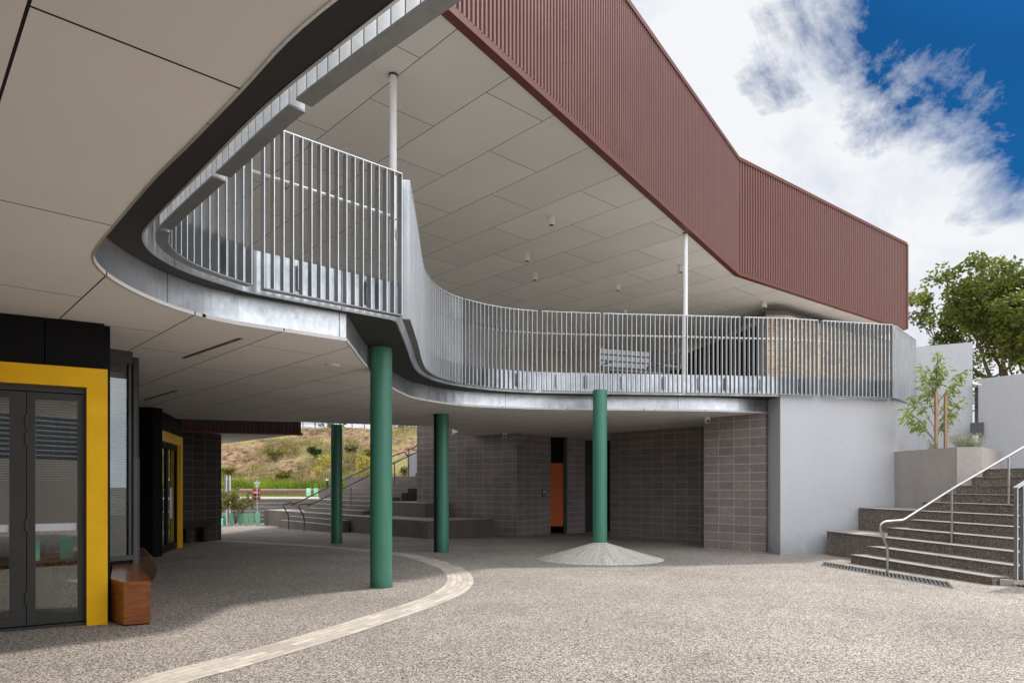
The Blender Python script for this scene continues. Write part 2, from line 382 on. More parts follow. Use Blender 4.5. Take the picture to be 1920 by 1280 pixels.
def glass(name, tint=(.02,.022,.022), refl=.45):
    t=NT(name); t.set(tint,.03,0,.8)
    g=t.node('ShaderNodeBsdfGlossy'); g.inputs['Roughness'].default_value=.015; g.inputs['Color'].default_value=(.9,.92,.92,1)
    tr=t.node('ShaderNodeBsdfTransparent'); tr.inputs['Color'].default_value=(.62,.66,.65,1)
    lw=t.node('ShaderNodeLayerWeight'); lw.inputs['Blend'].default_value=.35
    r=t.ramp(lw.outputs['Fresnel'],[(0,refl*.45),(1,min(1,refl*1.8))])
    mx=t.node('ShaderNodeMixShader'); t.link(r,mx.inputs[0]); t.link(tr.outputs[0],mx.inputs[1]); t.link(g.outputs[0],mx.inputs[2]); t.link(mx.outputs[0],t.out.inputs['Surface'])
    return t.m
M['glass']=glass('door_glass'); M['glasswin']=glass('window_glass',refl=.2)
def emitless(name,c): return mottled(name,c,.03,5,.6,bump=0)
M['blind']=emitless('venetian_blind',(.82,.84,.86))
M['interior']=emitless('room_interior',(.10,.095,.09))
M['sticker']=emitless('safety_strip',(.62,.66,.68))
M['signblack']=emitless('sign_black',(.01,.01,.01)); M['signwhite']=emitless('sign_white',(.8,.8,.8))
M['darkvoid']=emitless('dark_recess',(.010,.010,.010))
def hclad():
    t=NT('horizontal_ribs'); p=t.pos(); sp=t.node('ShaderNodeSeparateXYZ'); t.link(p,sp.inputs[0])
    m=t.node('ShaderNodeMath',operation='SINE'); k=t.node('ShaderNodeMath',operation='MULTIPLY'); k.inputs[1].default_value=38; t.link(sp.outputs[2],k.inputs[0]); t.link(k.outputs[0],m.inputs[0])
    return t.set(t.ramp(m.outputs[0],[(.3,(.05,.055,.06)),(.6,(.30,.32,.35))]),.5)
M['hclad']=hclad()
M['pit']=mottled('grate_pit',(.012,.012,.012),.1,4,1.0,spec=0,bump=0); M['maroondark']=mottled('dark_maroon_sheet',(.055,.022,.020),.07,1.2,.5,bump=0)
def cone_mat():
    t=NT('radial_stone'); tc=t.node('ShaderNodeTexCoord').outputs['Object']; sx=t.node('ShaderNodeSeparateXYZ'); t.link(tc,sx.inputs[0])
    a=t.node('ShaderNodeMath',operation='ARCTAN2'); t.link(sx.outputs[1],a.inputs[0]); t.link(sx.outputs[0],a.inputs[1])
    ln=t.node('ShaderNodeVectorMath',operation='LENGTH'); t.link(tc,ln.inputs[0])
    cx=t.node('ShaderNodeCombineXYZ'); m=t.node('ShaderNodeMath',operation='MULTIPLY'); m.inputs[1].default_value=1.0; t.link(a.outputs[0],m.inputs[0])
    add=t.node('ShaderNodeMath',operation='ADD'); add.inputs[1].default_value=10; t.link(m.outputs[0],add.inputs[0])
    t.link(ln.outputs['Value'],cx.inputs[0]); t.link(add.outputs[0],cx.inputs[1])
    k=t.node('ShaderNodeTexBrick'); k.offset=.5; t.link(cx.outputs[0],k.inputs['Vector']); k.inputs['Scale'].default_value=1
    k.inputs['Brick Width'].default_value=.38; k.inputs['Row Height'].default_value=.065; k.inputs['Mortar Size'].default_value=.004; k.inputs['Mortar Smooth'].default_value=.3
    k.inputs['Color1'].default_value=(.66,.61,.54,1); k.inputs['Color2'].default_value=(.50,.46,.41,1); k.inputs['Mortar'].default_value=(.30,.27,.235,1)
    n=t.noise(tc,14,5); c=t.mix(.6,k.outputs['Color'],t.ramp(n,[(.3,.7),(.7,1.15)]),'MULTIPLY'); t.bump(n,.4,.01)
    return t.set(c,.8,0,.3)
M['cone']=cone_mat()

# ------------------------------------------------------------------ ground and terrain
g=MB()
ys=[-400,-60,-8,-2,2,5,8,12,16,20,25,30,33.6]
xs=[-400,-60,-20,-12,-6,0,6,12,20,60,400]
for i in range(len(xs)-1):
    for j in range(len(ys)-1):
        g.face([(xs[a],ys[b],zf(ys[b])) for a,b in ((i,j),(i+1,j),(i+1,j+1),(i,j+1))])
for i in range(len(xs)-1):
    g.face([(xs[a],b,zf(30)) for a,b in ((i,33.6),(i+1,33.6),(i+1,600),(i,600))])
structure(g.build('ground',M['ground']))

# winding stone band
bandc=[(-2.6,3.7),(-2.42,4.71),(-2.17,5.22),(-1.765,6.13),(-1.32,7.31),(-.935,8.49),(-.768,9.63),(-.83,10.84),(-1.05,11.94),(-1.28,12.58),(-1.56,13.3),(-2.22,14.6),(-3.27,15.8),(-4.56,17.02),(-6.64,18.44),(-8.4,19.5)]
cen=smooth(bandc,8); Lb=arc(cen); lft=offset(cen,.2); rgt=offset(cen,-.2)
b=MB()
for i in range(len(cen)-1):
    b.face([(rgt[i][0],rgt[i][1],zf(rgt[i][1])+.004),(rgt[i+1][0],rgt[i+1][1],zf(rgt[i+1][1])+.004),(lft[i+1][0],lft[i+1][1],zf(lft[i+1][1])+.004),(lft[i][0],lft[i][1],zf(lft[i][1])+.004)],
           [(Lb[i],0),(Lb[i+1],0),(Lb[i+1],.4),(Lb[i],.4)])
structure(b.build('path_band',M['band']))

# far lawn, path, retaining wall and hill
b=MB(); b.prism([(-60,33.62),(-5.6,33.62),(-5.6,37.4),(-60,37.4)],zf(30)-.2,.88); structure(b.build('path',M['path']))
b=MB(); b.prism([(-60,37.4),(-4,37.4),(-4,40.2),(-60,40.2)],zf(30)-.2,.93); structure(b.build('lawn',M['grassbright']))
def hz(x,y):
    t=(y-40.2)
    base=1.28+ .338*min(t,14.0)
    k=min(1,t/2.5)*(1 if t<13 else max(.15,1-(t-13)*.4))
    return base+k*(.55*mnoise.noise((x*.28,y*.28,0))+.25*mnoise.noise((x*.9,y*.9,3))+.12*mnoise.noise((x*2.6,y*2.6,7)))
h=MB(); nx,ny=150,90; vs=[]; fs=[]
for j in range(ny+1):
    for i in range(nx+1):
        x=-45+55*i/nx; y=40.25+35*(j/ny)**1.4; vs.append((x,y,hz(x,y)))
for j in range(ny):
    for i in range(nx):
        a=j*(nx+1)+i; fs.append((a,a+1,a+nx+2,a+nx+1))
h.mesh(vs,fs,True); structure(h.build('hillside',M['hill']))
def blades(mb, x, y, z, n, hgt, spread, wid):
    for _ in range(n):
        a=random.random()*2*pi; l=hgt*random.uniform(.5,1.1); ox,oy=random.gauss(0,spread*.35),random.gauss(0,spread*.35)
        lean=random.uniform(.1,.7)*l; b_=random.random()*2*pi; wx,wy=cos(b_)*wid/2,sin(b_)*wid/2
        mb.face([(x+ox-wx,y+oy-wy,z),(x+ox+wx,y+oy+wy,z),(x+ox+cos(a)*lean,y+oy+sin(a)*lean,z+l)])
t1,t2=MB(),MB()
for _ in range(5200):
    x=random.uniform(-22,1); y=random.uniform(40.4,56)
    m=mnoise.noise((x*.22,y*.22,5))+.6*mnoise.noise((x*.8,y*.8,9))
    if m>.03+.18*random.random(): blades(t1,x,y,hz(x,y)-.03,8,random.uniform(.25,.6),.5,.05)
for _ in range(1500):
    x=random.uniform(-22,-1); y=40.35+abs(random.gauss(0,.65)); blades(t2,x,y,hz(x,y)-.03,9,random.uniform(.25,.55),.4,.05)
tag(t1.build('hillside_grass',M['tuft']),'dry straw coloured grass tufts scattered over the earth bank','grass',kind='stuff')
tag(t2.build('green_undergrowth',M['tuft_green']),'bright green grass growing along the foot of the earth bank','grass',kind='stuff')
b=MB(); b.prism([(-60,40.2),(-4,40.2),(-4,40.45),(-60,40.45)],.9,1.26); tag(b.build('retaining_wall',M['timberwall']),'low timber sleeper retaining wall at the foot of the bank','wall')

def leafcards(mb, cx, cy, cz, rx, ry, rz, n, size, clumps=None, elong=1.6, down=0.0):
    cl=clumps or [(cx,cy,cz,rx,ry,rz)]
    for _ in range(n):
        c=random.choice(cl)
        while True:
            u,v,w=[random.uniform(-1,1) for _ in range(3)]; r=u*u+v*v+w*w
            if r<1 and r>random.random()*.75: break
        p=Vector((c[0]+u*c[3],c[1]+v*c[4],c[2]+w*c[5]))
        d=Vector((random.gauss(0,1),random.gauss(0,1),random.gauss(0,.6)-down)).normalized(); o=d.orthogonal().normalized()
        ang=random.random()*2*pi; o=(o*cos(ang)+d.cross(o)*sin(ang))
        s_=size*random.uniform(.6,1.3); l=s_*elong
        mb.face([p,p+d*l*.45+o*s_*.45,p+d*l,p+d*l*.45-o*s_*.45])
def limbs(mb, p0, dirv, length, r, depth, tips, spread=.55, up=.15, steps=4):
    p=Vector(p0); d=Vector(dirv).normalized(); path=[tuple(p)]; rr=[r]
    for i in range(steps):
        d=(d+Vector((random.gauss(0,.12),random.gauss(0,.12),random.gauss(up*.3,.08)))).normalized()
        p=p+d*length/steps; path.append(tuple(p)); rr.append(r*(1-.45*(i+1)/steps))
    mb.tube(path,rr,6)
    tips.append(p.copy())
    if depth>0:
        for k in range(random.choice((2,3,3))):
            nd=(d+Vector((random.gauss(0,spread),random.gauss(0,spread),random.uniform(-.1,.5)))).normalized()
            limbs(mb,path[-1],nd,length*random.uniform(.6,.85),rr[-1]*.8,depth-1,tips,spread,up,steps)
        q=path[len(path)//2]
        nd=(d+Vector((random.gauss(0,spread*1.3),random.gauss(0,spread*1.3),.1))).normalized()
        limbs(mb,q,nd,length*.6,rr[len(path)//2]*.6,depth-1,tips,spread,up,steps)

# large tree behind the walls
random.seed(11)
T=thing('broadleaf_tree','large spreading green tree standing behind the pale grey walls at the right','tree',(24.5,33,3.2))
tips=[]; b=MB(); limbs(b,(24.5,33,3.2),(0,.0,1),3.2,.26,0,tips,steps=5)
base=tips[-1]
for a in range(7):
    an=a*2*pi/7+.3; limbs(b,tuple(base-Vector((0,0,random.uniform(0,.8)))),(cos(an)*.75,sin(an)*.75,random.uniform(.5,1.0)),random.uniform(2.0,2.8),.13,3,tips,.5)
b.build('trunk',M['bark'],T,(24.5,33,3.2))
lf=MB(); cl=[]
for k in range(26):
    a=random.random()*2*pi; cl.append((24.5+cos(a)*random.uniform(1,3.9),33+sin(a)*3,random.uniform(5.6,7.6),.8,.8,.5))
for t_ in tips:
    if t_.z>5.2: cl.append((t_.x,t_.y,t_.z,random.uniform(.25,.6),random.uniform(.25,.6),random.uniform(.2,.42)))
leafcards(lf,0,0,0,0,0,0,28000,.135,cl,1.5,.2)
lf.build('crown',M['leaf_tree'],T,(24.5,33,3.2))
print('TREE extents', min(t.x for t in tips),max(t.x for t in tips),max(t.z for t in tips),len(tips))

# ------------------------------------------------------------------ deck, soffit, balustrade paths
Z_SOF=3.13; Z_UND=3.43; Z_RB=3.45; Z_RT=5.09; Z_DECK=3.78; Z_KICK=3.86
railA=smooth([(3.4,-.85),(2.1,.55),(.9,1.75),(-.197,2.74),(-1.06,3.55),(-1.74,4.28),(-2.45,5.05),(-2.70,5.36),(-2.81,5.68),(-2.80,6.02),(-2.70,6.32),(-2.53,6.66)],6)
railB=[(-2.455,6.76),(-1.257,7.85)]
railC=smooth([(-1.20,8.03),(-1.26,8.9),(-1.33,9.8),(-1.40,10.6),(-1.44,11.45),(-1.37,12.15),(-1.18,12.7),(-.90,13.12),(-.27,13.68),(.5,14.0),(2.0,14.22),(3.65,14.38),(5.75,14.60)],6)+[(6.77,14.83),(8.50,15.22)]
railD=[(8.60,15.30),(9.95,16.80)]
full=railA+railB+railC+railD
def voffset(path, f):
    A=offset(path,1.0); L=arc(path); out=[]
    B=offset(path,.02)
    for i,p in enumerate(path):
        k=f(L[i]); out.append((p[0]+(B[i][0]-p[0])*k/.02,p[1]+(B[i][1]-p[1])*k/.02))
    return out
LfA=arc(railA)[-1]
def gapf(s_):                      # the slab edge drifts away from the straight overhead run
    t=s_/LfA
    return .21-.022*min(1,t/.55) if t<.55 else max(.155,.188-.033*(t-.62)/.38) if t>.62 else .188
slabedge=voffset(full,lambda s_:gapf(s_)+.015)
sofc=smooth([(2.9,-.7),(1.6,.50),(.85,1.15),(.3,1.60),(-.25,2.02),(-.74,2.43),(-1.11,2.82),(-1.53,3.26),(-1.91,3.65),(-2.51,4.31),(-2.88,4.73),(-3.06,5.02),(-3.16,5.39),(-3.18,5.83),(-3.12,6.26),(-2.98,6.62),(-2.76,6.90)],5)+[(-1.86,7.67)]+smooth([(-1.90,8.2),(-2.0,9.5),(-2.02,11.2),(-1.93,12.3),(-1.72,13.0),(-.98,13.95),(.45,14.50),(1.72,14.69),(4.42,14.96),(5.76,15.44)],6)
BAL=thing('balcony','curving upper level balcony slab with black underside and pale panelled soffit','balcony')
b=MB(); b.prism(slabedge+[(16,24),(16,36),(-2.6,36),(-2.5,31),(-1.25,22.55),(-1.9,18.95),(-9.6,16.6),(-12,15.6),(-12,-3),(3.4,-3)],Z_UND,Z_DECK)
b.build('deck_slab',M['under'],BAL)
b=MB(); b.prism(voffset(full,lambda s_:gapf(s_)+.03)+[(16,24),(16,35.9),(-2.55,35.9),(-2.45,31),(-1.2,22.6),(-1.9,18.9),(-9.6,16.5),(-12,15.5),(-12,-2.9),(3.3,-2.9)],Z_DECK+.003,Z_DECK+.02); b.build('deck_floor',M['path'],BAL)
b=MB(); b.ribbon(voffset(full,gapf),Z_UND-.006,Z_KICK,.015); b.build('edge_plate',M['fascia'],BAL)
hole=[(-1.25,22.37),(-1.91,21.8),(-1.72,21.2),(-1.60,20.45),(-1.66,19.9),(-1.80,19.45),(-2.16,18.8),(-5.35,17.5),(-7.7,16.85),(-9.7,16.2)]
b=MB(); b.prism(sofc+[(7.5,16.4),(7.5,26),(0,26.5)]+hole+[(-12.2,15.4),(-12.2,-3.2),(2.7,-3.2)],Z_SOF,Z_SOF+.03)
b.build('soffit',M['soffit_low'],BAL)
b=MB(); b.ribbon(offset(sofc,.004),Z_SOF-.006,Z_UND-.002,.012); b.build('fascia_plate',M['fascia'],BAL)
b=MB(); b.ribbon(hole[:-1],Z_SOF-.003,Z_UND-.002,.012); b.build('rear_fascia_plate',M['fascia'],BAL)

# balustrade panels ------------------------------------------------
FD=.09; LAE=arc(railA)[-1]
def panel(path, s0, s1, label, group='galvanised steel balustrade panels along the balcony', z0=Z_RB, z1=Z_RT, pitch=.1, bracket=True):
    L=arc(path); mid,_=at_s(path,L,(s0+s1)/2); o=(mid[0],mid[1],z0)
    t=thing('balustrade_panel',label,'balustrade',o,group)
    pts=cut(path,L,s0,s1)
    for nm,za,zb in (('bottom_rail',z0,z0+.012),('top_rail',z1-.012,z1)):
        r=MB(); r.ribbon(pts,za,zb,FD); r.build(nm,M['galvshade'] if nm=='bottom_rail' else M['galvhighlight'],t,o)
    n=max(1,round((s1-s0)/pitch)); 
    for i in range(n+1):
        s=s0+.006+(s1-s0-.012)*i/n; p,d=at_s(path,L,s); nx,ny=-d[1],d[0]
        r=MB(); r.bar((p[0]+nx*.002,p[1]+ny*.002),(p[0]+nx*(FD-.002),p[1]+ny*(FD-.002)),.009,z0+.012,z1-.012)
        r.build('baluster',M['galvlit'] if (path is railA and s1<LAE-.3) else (M['galvlit2'] if (path is railD or (path is railC and s0<.1)) else M['galvshade']),t,(p[0],p[1],z0),0,M['galvshade'] if path is railA and s1<LAE-.3 else M['galvhighlight'])
    if bracket:
        k=max(2,round((s1-s0)/.8))
        for i in range(k):
            s=s0+(s1-s0)*(i+.5)/k; s=s0+.006+(s1-s0-.012)*round((s-s0)/(s1-s0)*n)/n
            p,d=at_s(path,L,s); nx,ny=-d[1],d[0]
            r=MB(); q=(p[0]+nx*.118+d[0]*.03,p[1]+ny*.118+d[1]*.03)
            r.bar((q[0]-d[0]*.03,q[1]-d[1]*.03),(q[0]+d[0]*.03,q[1]+d[1]*.03),.014,z0+.09,z0+.36)
            for zz in (.14,.31): r.tube([(q[0]-nx*.005,q[1]-ny*.005,z0+zz),(q[0]-nx*.05,q[1]-ny*.05,z0+zz)],.012,6)
            r.build('bracket',M['darksteel'] if i%2 else M['galv'],t,o)
    return t
LA=arc(railA); LC=arc(railC)
def s_of(path, L, f):          # arc length of the path point whose bearing seen from the courtyard origin is f = x/y
    best=None
    for i in range(400):
        s=L[-1]*i/399; p,_=at_s(path,L,s)
        if p[1]<2: continue
        e=abs(p[0]/p[1]-f)
        if best is None or e<best[0]: best=(e,s)
    return best[1]
e0=LA[-1]
sA=[s for s in (LA[-1],)]
k1=next(LA[i] for i,p in enumerate(railA) if p[1]>5.30)-.06      # where the tight bend begins
k2=next(LA[i] for i,p in enumerate(railA) if p[1]>4.28)-.07
k3=next(LA[i] for i,p in enumerate(railA) if p[1]>3.52)
panel(railA,k1+.0,LA[-1],'curved steel balustrade panel wrapping the tight bend of the balcony')
panel(railA,k2+.03,k1-.06,'short steel balustrade panel seen from below, next to the tight bend')
panel(railA,k3+.03,k2-.04,'steel balustrade panel overhead between its shorter neighbour and the longest overhead one')
panel(railA,k3-2.6,k3-.04,'longest overhead steel balustrade panel, running out of the top of the photo')
panel(railB,0,arc(railB)[-1],'straight steel balustrade panel facing the courtyard above the nearest green column')
cuts=[(-.1585*0,0)]
fC=[(868-960)/1280,(872-960)/1280,(1007-960)/1280,(1017-960)/1280,(1125.6-960)/1280,(1132.6-960)/1280,(1281-960)/1280,(1287.5-960)/1280,(1388-960)/1280,(1396-960)/1280,(1535-960)/1280,(1543-960)/1280]
def s_far(f):
    best=None
    for i in range(900):
        s=LC[-1]*i/899
        if s<4.0: continue
        p,_=at_s(railC,LC,s); e=abs(p[0]/p[1]-f)
        if best is None or e<best[0]: best=(e,s)
    return best[1]
sc=[s_far(f) for f in fC]
lab=['long steel balustrade panel turning from the corner into the recess of the balcony','curved steel balustrade panel at the inner sweep of the balcony',
'steel balustrade panel directly left of the green column on the stone cone','steel balustrade panel just left of the white post, aluminium bench behind it',
'steel balustrade panel just right of the white post, dark glazing behind it','steel balustrade panel in front of the brick corner','end steel balustrade panel over the pale grey wall, tan brick behind it']
ends=[0]+sc+[LC[-1]]
for i in range(7): panel(railC,ends[2*i]+(0 if i else 0),ends[2*i+1],lab[i])
LD=arc(railD); panel(railD,0,LD[-1]*.62,'angled side balustrade panel at the right corner of the balcony, nearer half'); panel(railD,LD[-1]*.64,LD[-1],'angled side balustrade panel at the right corner, farther half beside the grey wall')
# handrail inside the balustrade
HR=thing('balcony_handrail','pale tubular handrail running behind the balcony balusters','handrail',(0,0,Z_DECK))
b=MB(); hp=offset(full,.23); hp=[hp[0]]+[p for i,p in enumerate(hp) if i%2 and i<len(hp)-1]+[hp[-1]]
b.tube([(p[0],p[1],4.68) for p in hp],.019,8); b.build('rail',M['whiteplastic'],HR)
LH=arc(hp); s=.5
while s<LH[-1]:
    p,d=at_s(hp,LH,s); nx,ny=-d[1],d[0]
    r=MB(); r.tube([(p[0],p[1],4.665),(p[0],p[1],4.60),(p[0]-nx*.14,p[1]-ny*.14,4.60)],.007,6); r.build('bracket',M['darksteel'],HR,(p[0],p[1],4.6)); s+=1.3

# ------------------------------------------------------------------ columns
def column(x,y,r,z1,label,z0=None,name='round_column',mat='green'):
    z0=zf(y)-.02 if z0 is None else z0; t=thing(name,label,'column',(x,y,z0)); b=MB(); b.cyl(x,y,r,z0,z1,48); b.build('shaft',M[mat],t,(x,y,z0)); b=MB(); b.cyl(x,y,r+.012,z0,z0+.03,48); b.build('base_seal',M['pipe'],t,(x,y,z0)); return t
column(-1.84,9.60,.152,Z_UND+.01,'tallest and nearest green round column, rising to the black balcony underside')['group']='green columns carrying the balcony'
column(1.79,13.9,.145,Z_UND+.01,'green round column standing on the stone cone')['group']='green columns carrying the balcony'
cC=thing('round_column','green round column in front of the concrete seating tiers, dark channel on its left','column',(-1.585,15.55,zf(15.5)-.02),'green columns carrying the balcony')
b=MB(); b.cyl(-1.585,15.55,.145,zf(15.5)-.02,Z_SOF+.01,48); b.build('shaft',M['green'],cC,tuple(cC.location))
b=MB(); b.box((-1.745,15.52,1.55),(.055,.09,3.17)); b.build('drain_channel',M['black'],cC,tuple(cC.location))
column(-4.74,18.45,.15,Z_SOF+.01,'darkest green round column, farthest back beside the stair handrails')['group']='green columns carrying the balcony'
# stone cone
cx,cy=1.79,13.85; zc=zf(cy)-.01
b=MB(); N=96; rings=[(1.30,-.02),(1.27,.012),(.9,.11),(.55,.215),(.3,.29),(.16,.335),(.1,.345)]
vs=[(cx+r*cos(2*pi*k/N),cy+r*sin(2*pi*k/N),zc+zz+(zf(cy+r*sin(2*pi*k/N))-zf(cy))) for r,zz in rings for k in range(N)]
fs=[(i*N+k,i*N+(k+1)%N,(i+1)*N+(k+1)%N,(i+1)*N+k) for i in range(len(rings)-1) for k in range(N)]
b.mesh(vs,fs,True); tag(b.build('stone_mound',M['cone'],None,(cx,cy,zc)),'low conical mound of radial stone setts around a green column','mound')
# upper white posts
for x,y,l in ((-1.70,9.77,'slender white post rising behind the corner of the balcony'),(4.04,15.9,'slender white post under the maroon fascia, behind the far balustrade')):
    t=thing('roof_post',l,'post',(x,y,Z_DECK),'white posts carrying the roof')
    b=MB(); b.cyl(x,y,.051,Z_DECK,7.37,24); b.build('shaft',M['white'],t,(x,y,Z_DECK))
    b=MB(); b.cyl(x,y,.066,7.35,7.375,24); b.build('collar',M['graymetal'],t,(x,y,Z_DECK))

# ------------------------------------------------------------------ roof
Z_RS=7.38; Z_TOP=10.55
edge=[(-7.36,-1.19),(-.68,8.77),(6.21,19.05),(14.75,25.75)]
ROOF=thing('roof_canopy','big roof with maroon ribbed fascia and pale panelled soffit','roof')
b=MB(); b.prism(edge+[(12.4,36),(-4,36),(-4,25),(-15,22.5),(-15,-1.2)],Z_RS,Z_RS+.03); b.build('soffit',M['soffit_up'],ROOF)
b=MB(); b.prism(offset(edge,.2)+[(12.0,35.5),(-4,35.5),(-4,25),(-15,22.5),(-15,-1)],9.6,9.8); b.build('roof_deck',M['graymetal'],ROOF)
outer=offset(edge,-.13)
b=MB(); b.ribbon(outer,Z_RS-.035,Z_RS+.07,.14); b.build('lower_trim',M['maroontrim'],ROOF)
b=MB()
for seg in ((outer[0],outer[1],outer[2]),(outer[2],outer[3])):
    pts=list(seg); L=arc(pts); prof=[]; s=0; pitch=.095 if seg[-1] is outer[2] else .13
    while s<L[-1]-.001:
        for a,dd in ((0,.042),(.40*pitch,.042),(.50*pitch,0.0),(.90*pitch,0.0)):
            if s+a>=L[-1]: break
            p,d=at_s(pts,L,s+a); prof.append((p[0]-d[1]*dd*1.0,p[1]+d[0]*dd))
        s+=pitch
    prof.append(pts[-1])
    b2=MB()
    for i in range(len(prof)-1):
        a,c=prof[i],prof[i+1]; b.face([(a[0],a[1],Z_RS+.05),(c[0],c[1],Z_RS+.05),(c[0],c[1],Z_TOP),(a[0],a[1],Z_TOP)])
e3,e4=outer[3],(outer[3][0]-2.6,outer[3][1]+9.8)
b.bar(e3,e4,.05,Z_RS+.05,Z_TOP,1)
b.build('ribbed_cladding',M['maroon'],ROOF)
b=MB(); b.ribbon(offset(outer,-.02),Z_TOP-.03,Z_TOP+.07,.2); b.build('capping',M['maroontrim'],ROOF)
b=MB(); b.box((outer[3][0]+.0,outer[3][1]-.0,(Z_RS+Z_TOP)/2),(.09,.09,Z_TOP-Z_RS),.7); b.build('corner_trim',M['maroon'],ROOF)
lights=[(.86,14.9,'cylindrical ceiling light nearest the maroon fascia'),(.38,17.3,'cylindrical ceiling light, upper one of the close pair'),(.63,18.9,'cylindrical ceiling light, lower one of the close pair'),(3.09,19.9,'cylindrical ceiling light in the middle of the far soffit'),(4.50,18.2,'cylindrical ceiling light half hidden by the white post'),(8.06,21.8,'cylindrical ceiling light above the brick corner'),(3.8,22.9,'cylindrical ceiling light low over the balustrade, farthest back')]
for x,y,l in lights:
    t=thing('ceiling_light',l,'ceiling light',(x,y,Z_RS),'cylinder lights on the upper soffit')
    b=MB(); b.cyl(x,y,.07,Z_RS-.2,Z_RS-.002,24); ho=b.build('housing',M['whiteplastic'],t,(x,y,Z_RS))
    b=MB(); b.cyl(x,y,.05,Z_RS-.204,Z_RS-.19,20); b.build('lens',M['darkvoid'],ho,(x,y,Z_RS))
for x,y,z,r,l in ((-2.9,12.0,Z_RS,.13,'round white smoke detector on the upper soffit'),(-2.42,9.2,Z_SOF,.10,'round flush speaker in the lower soffit')):
    b=MB(); b.cyl(x,y,r,z-.03,z-.001,28); tag(b.build('ceiling_disc',M['soffit_up'],None,(x,y,z)),l,'detector')
for (a,c,l) in (((-4.2,8.72),(-3.0,7.55),'long slot air grille in the lower soffit, nearer one'),((-7.0,13.0),(-5.75,11.7),'slot air grille in the lower soffit, farther one')):
    b=MB(); b.bar(a,c,.05,Z_SOF-.006,Z_SOF-.001); o=b.build('slot_grille',M['pipe'],None,(a[0],a[1],Z_SOF)); tag(o,l,'grille')
def seccam(x,y,label):
    t=thing('security_camera',label,'camera',(x,y,Z_SOF),'white dome security cameras'); o=tuple(t.location)
    b=MB(); b.tube([(x,y,Z_SOF),(x,y,Z_SOF-.04)],.07,20); b.build('base',M['whiteplastic'],t,o)
    b=MB(); b.tube([(x,y,Z_SOF-.04),(x,y,Z_SOF-.09),(x,y-.01,Z_SOF-.13),(x,y-.015,Z_SOF-.15)],[.065,.068,.05,.015],20); do_=b.build('dome',M['whiteplastic'],t,o)
    b=MB(); b.tube([(x,y-.045,Z_SOF-.10),(x,y-.075,Z_SOF-.11)],.028,14); b.build('lens',M['black'],do_,o)
seccam(4.62,16.15,'white dome camera at the corner of the lighter block wall'); seccam(-.22,20.9,'white dome camera on the soffit near the toilet wall')

# ------------------------------------------------------------------ masonry
def wall(name, poly, z0, z1, mat, label, cat='wall', bevel=0):
    b=MB(); o=(poly[0][0],poly[0][1],0); b.prism(poly,z0,z1); w=b.build(name,M[mat],None,o,bevel); return tag(w,label,cat)
b0=-.25
wall('block_wall',[(.147,21.25),(1.14,22.5),(1.3,22.9),(-3.0,25.2),(-3.35,24.05)],b0,3.6,'block','dark block wall with a corner behind the seating tiers, toilet sign on it')
wall('block_wall',[(1.83,23.0),(2.52,23.65),(2.6,24.3),(1.75,23.6)],b0,Z_SOF,'block','narrow block pier between the orange door and the black opening')
wall('block_wall',[(3.05,21.2),(5.22,18.72),(5.5,18.9),(3.3,21.6)],b0,Z_SOF,'block','shaded block wall in the middle, recessed behind the lighter one')
wall('block_wall',[(4.64,16.5),(5.69,15.32),(5.9,15.6),(5.9,18.9),(5.24,18.72)],b0,Z_SOF,'block','lighter block wall beside the grey rendered wall')
wall('rendered_wall',[(5.79,14.73),(8.67,15.46),(10.1,16.95),(10.1,19),(5.95,19),(5.79,15.5)],b0,3.5,'render','big smooth pale grey rendered wall under the balcony end')
# toilet recess and door
wall('dark_recess',[(1.14,22.52),(1.2,23.6),(3.0,24.9),(5,24.5),(5,25.2),(-.2,25.2),(.9,23.1)],b0,Z_SOF,'darkvoid','black toilet entry recess behind the orange door','recess')
D=thing('toilet_door','orange toilet door in the dark recess','door',(1.18,23.0,0))
b=MB(); b.bar((1.175,22.85),(1.72,22.98),.035,.14,2.26); b.build('leaf',M['orange'],D,(1.18,23.0,0))
b=MB(); b.bar((1.73,22.98),(1.85,23.02),.05,b0,Z_SOF); b.build('jamb',M['graymetal'],D,(1.18,23.0,0))
b=MB(); b.bar((1.16,22.95),(1.74,23.1),.03,2.30,Z_SOF); b.build('overpanel',M['black'],D,(1.18,23.0,0))
# pictogram sign
SG=thing('toilet_sign','small black toilet sign with white figures on the block wall','sign',(1.0,22.25,1.3))
a_,c_=(.985,22.27),(1.115,22.433); b=MB(); b.bar(a_,c_,.012,1.14,1.38,-1); pl_=b.build('plate',M['signblack'],SG,(1.0,22.25,1.3))
def onsign(u0,u1,z0,z1,mb):
    dx,dy=c_[0]-a_[0],c_[1]-a_[1]; l=hypot(dx,dy); nx,ny=dy/l,-dx/l
    f=lambda u:(a_[0]+dx*u+nx*.0145,a_[1]+dy*u+ny*.0145)
    p,q=f(u0),f(u1); mb.bar(p,q,.003,z0,z1)
b=MB()
for u in (.22,.60):
    onsign(u+.06,u+.14,1.34,1.36,b); onsign(u,u+.2,1.28,1.335,b); onsign(u+.02,u+.08,1.235,1.28,b); onsign(u+.12,u+.18,1.235,1.28,b)
onsign(.2,.46,1.19,1.20,b); onsign(.2,.46,1.165,1.175,b); onsign(.52,.8,1.19,1.20,b); onsign(.6,.8,1.165,1.175,b)
b.build('pictogram',M['signwhite'],pl_,(1.0,22.25,1.3))

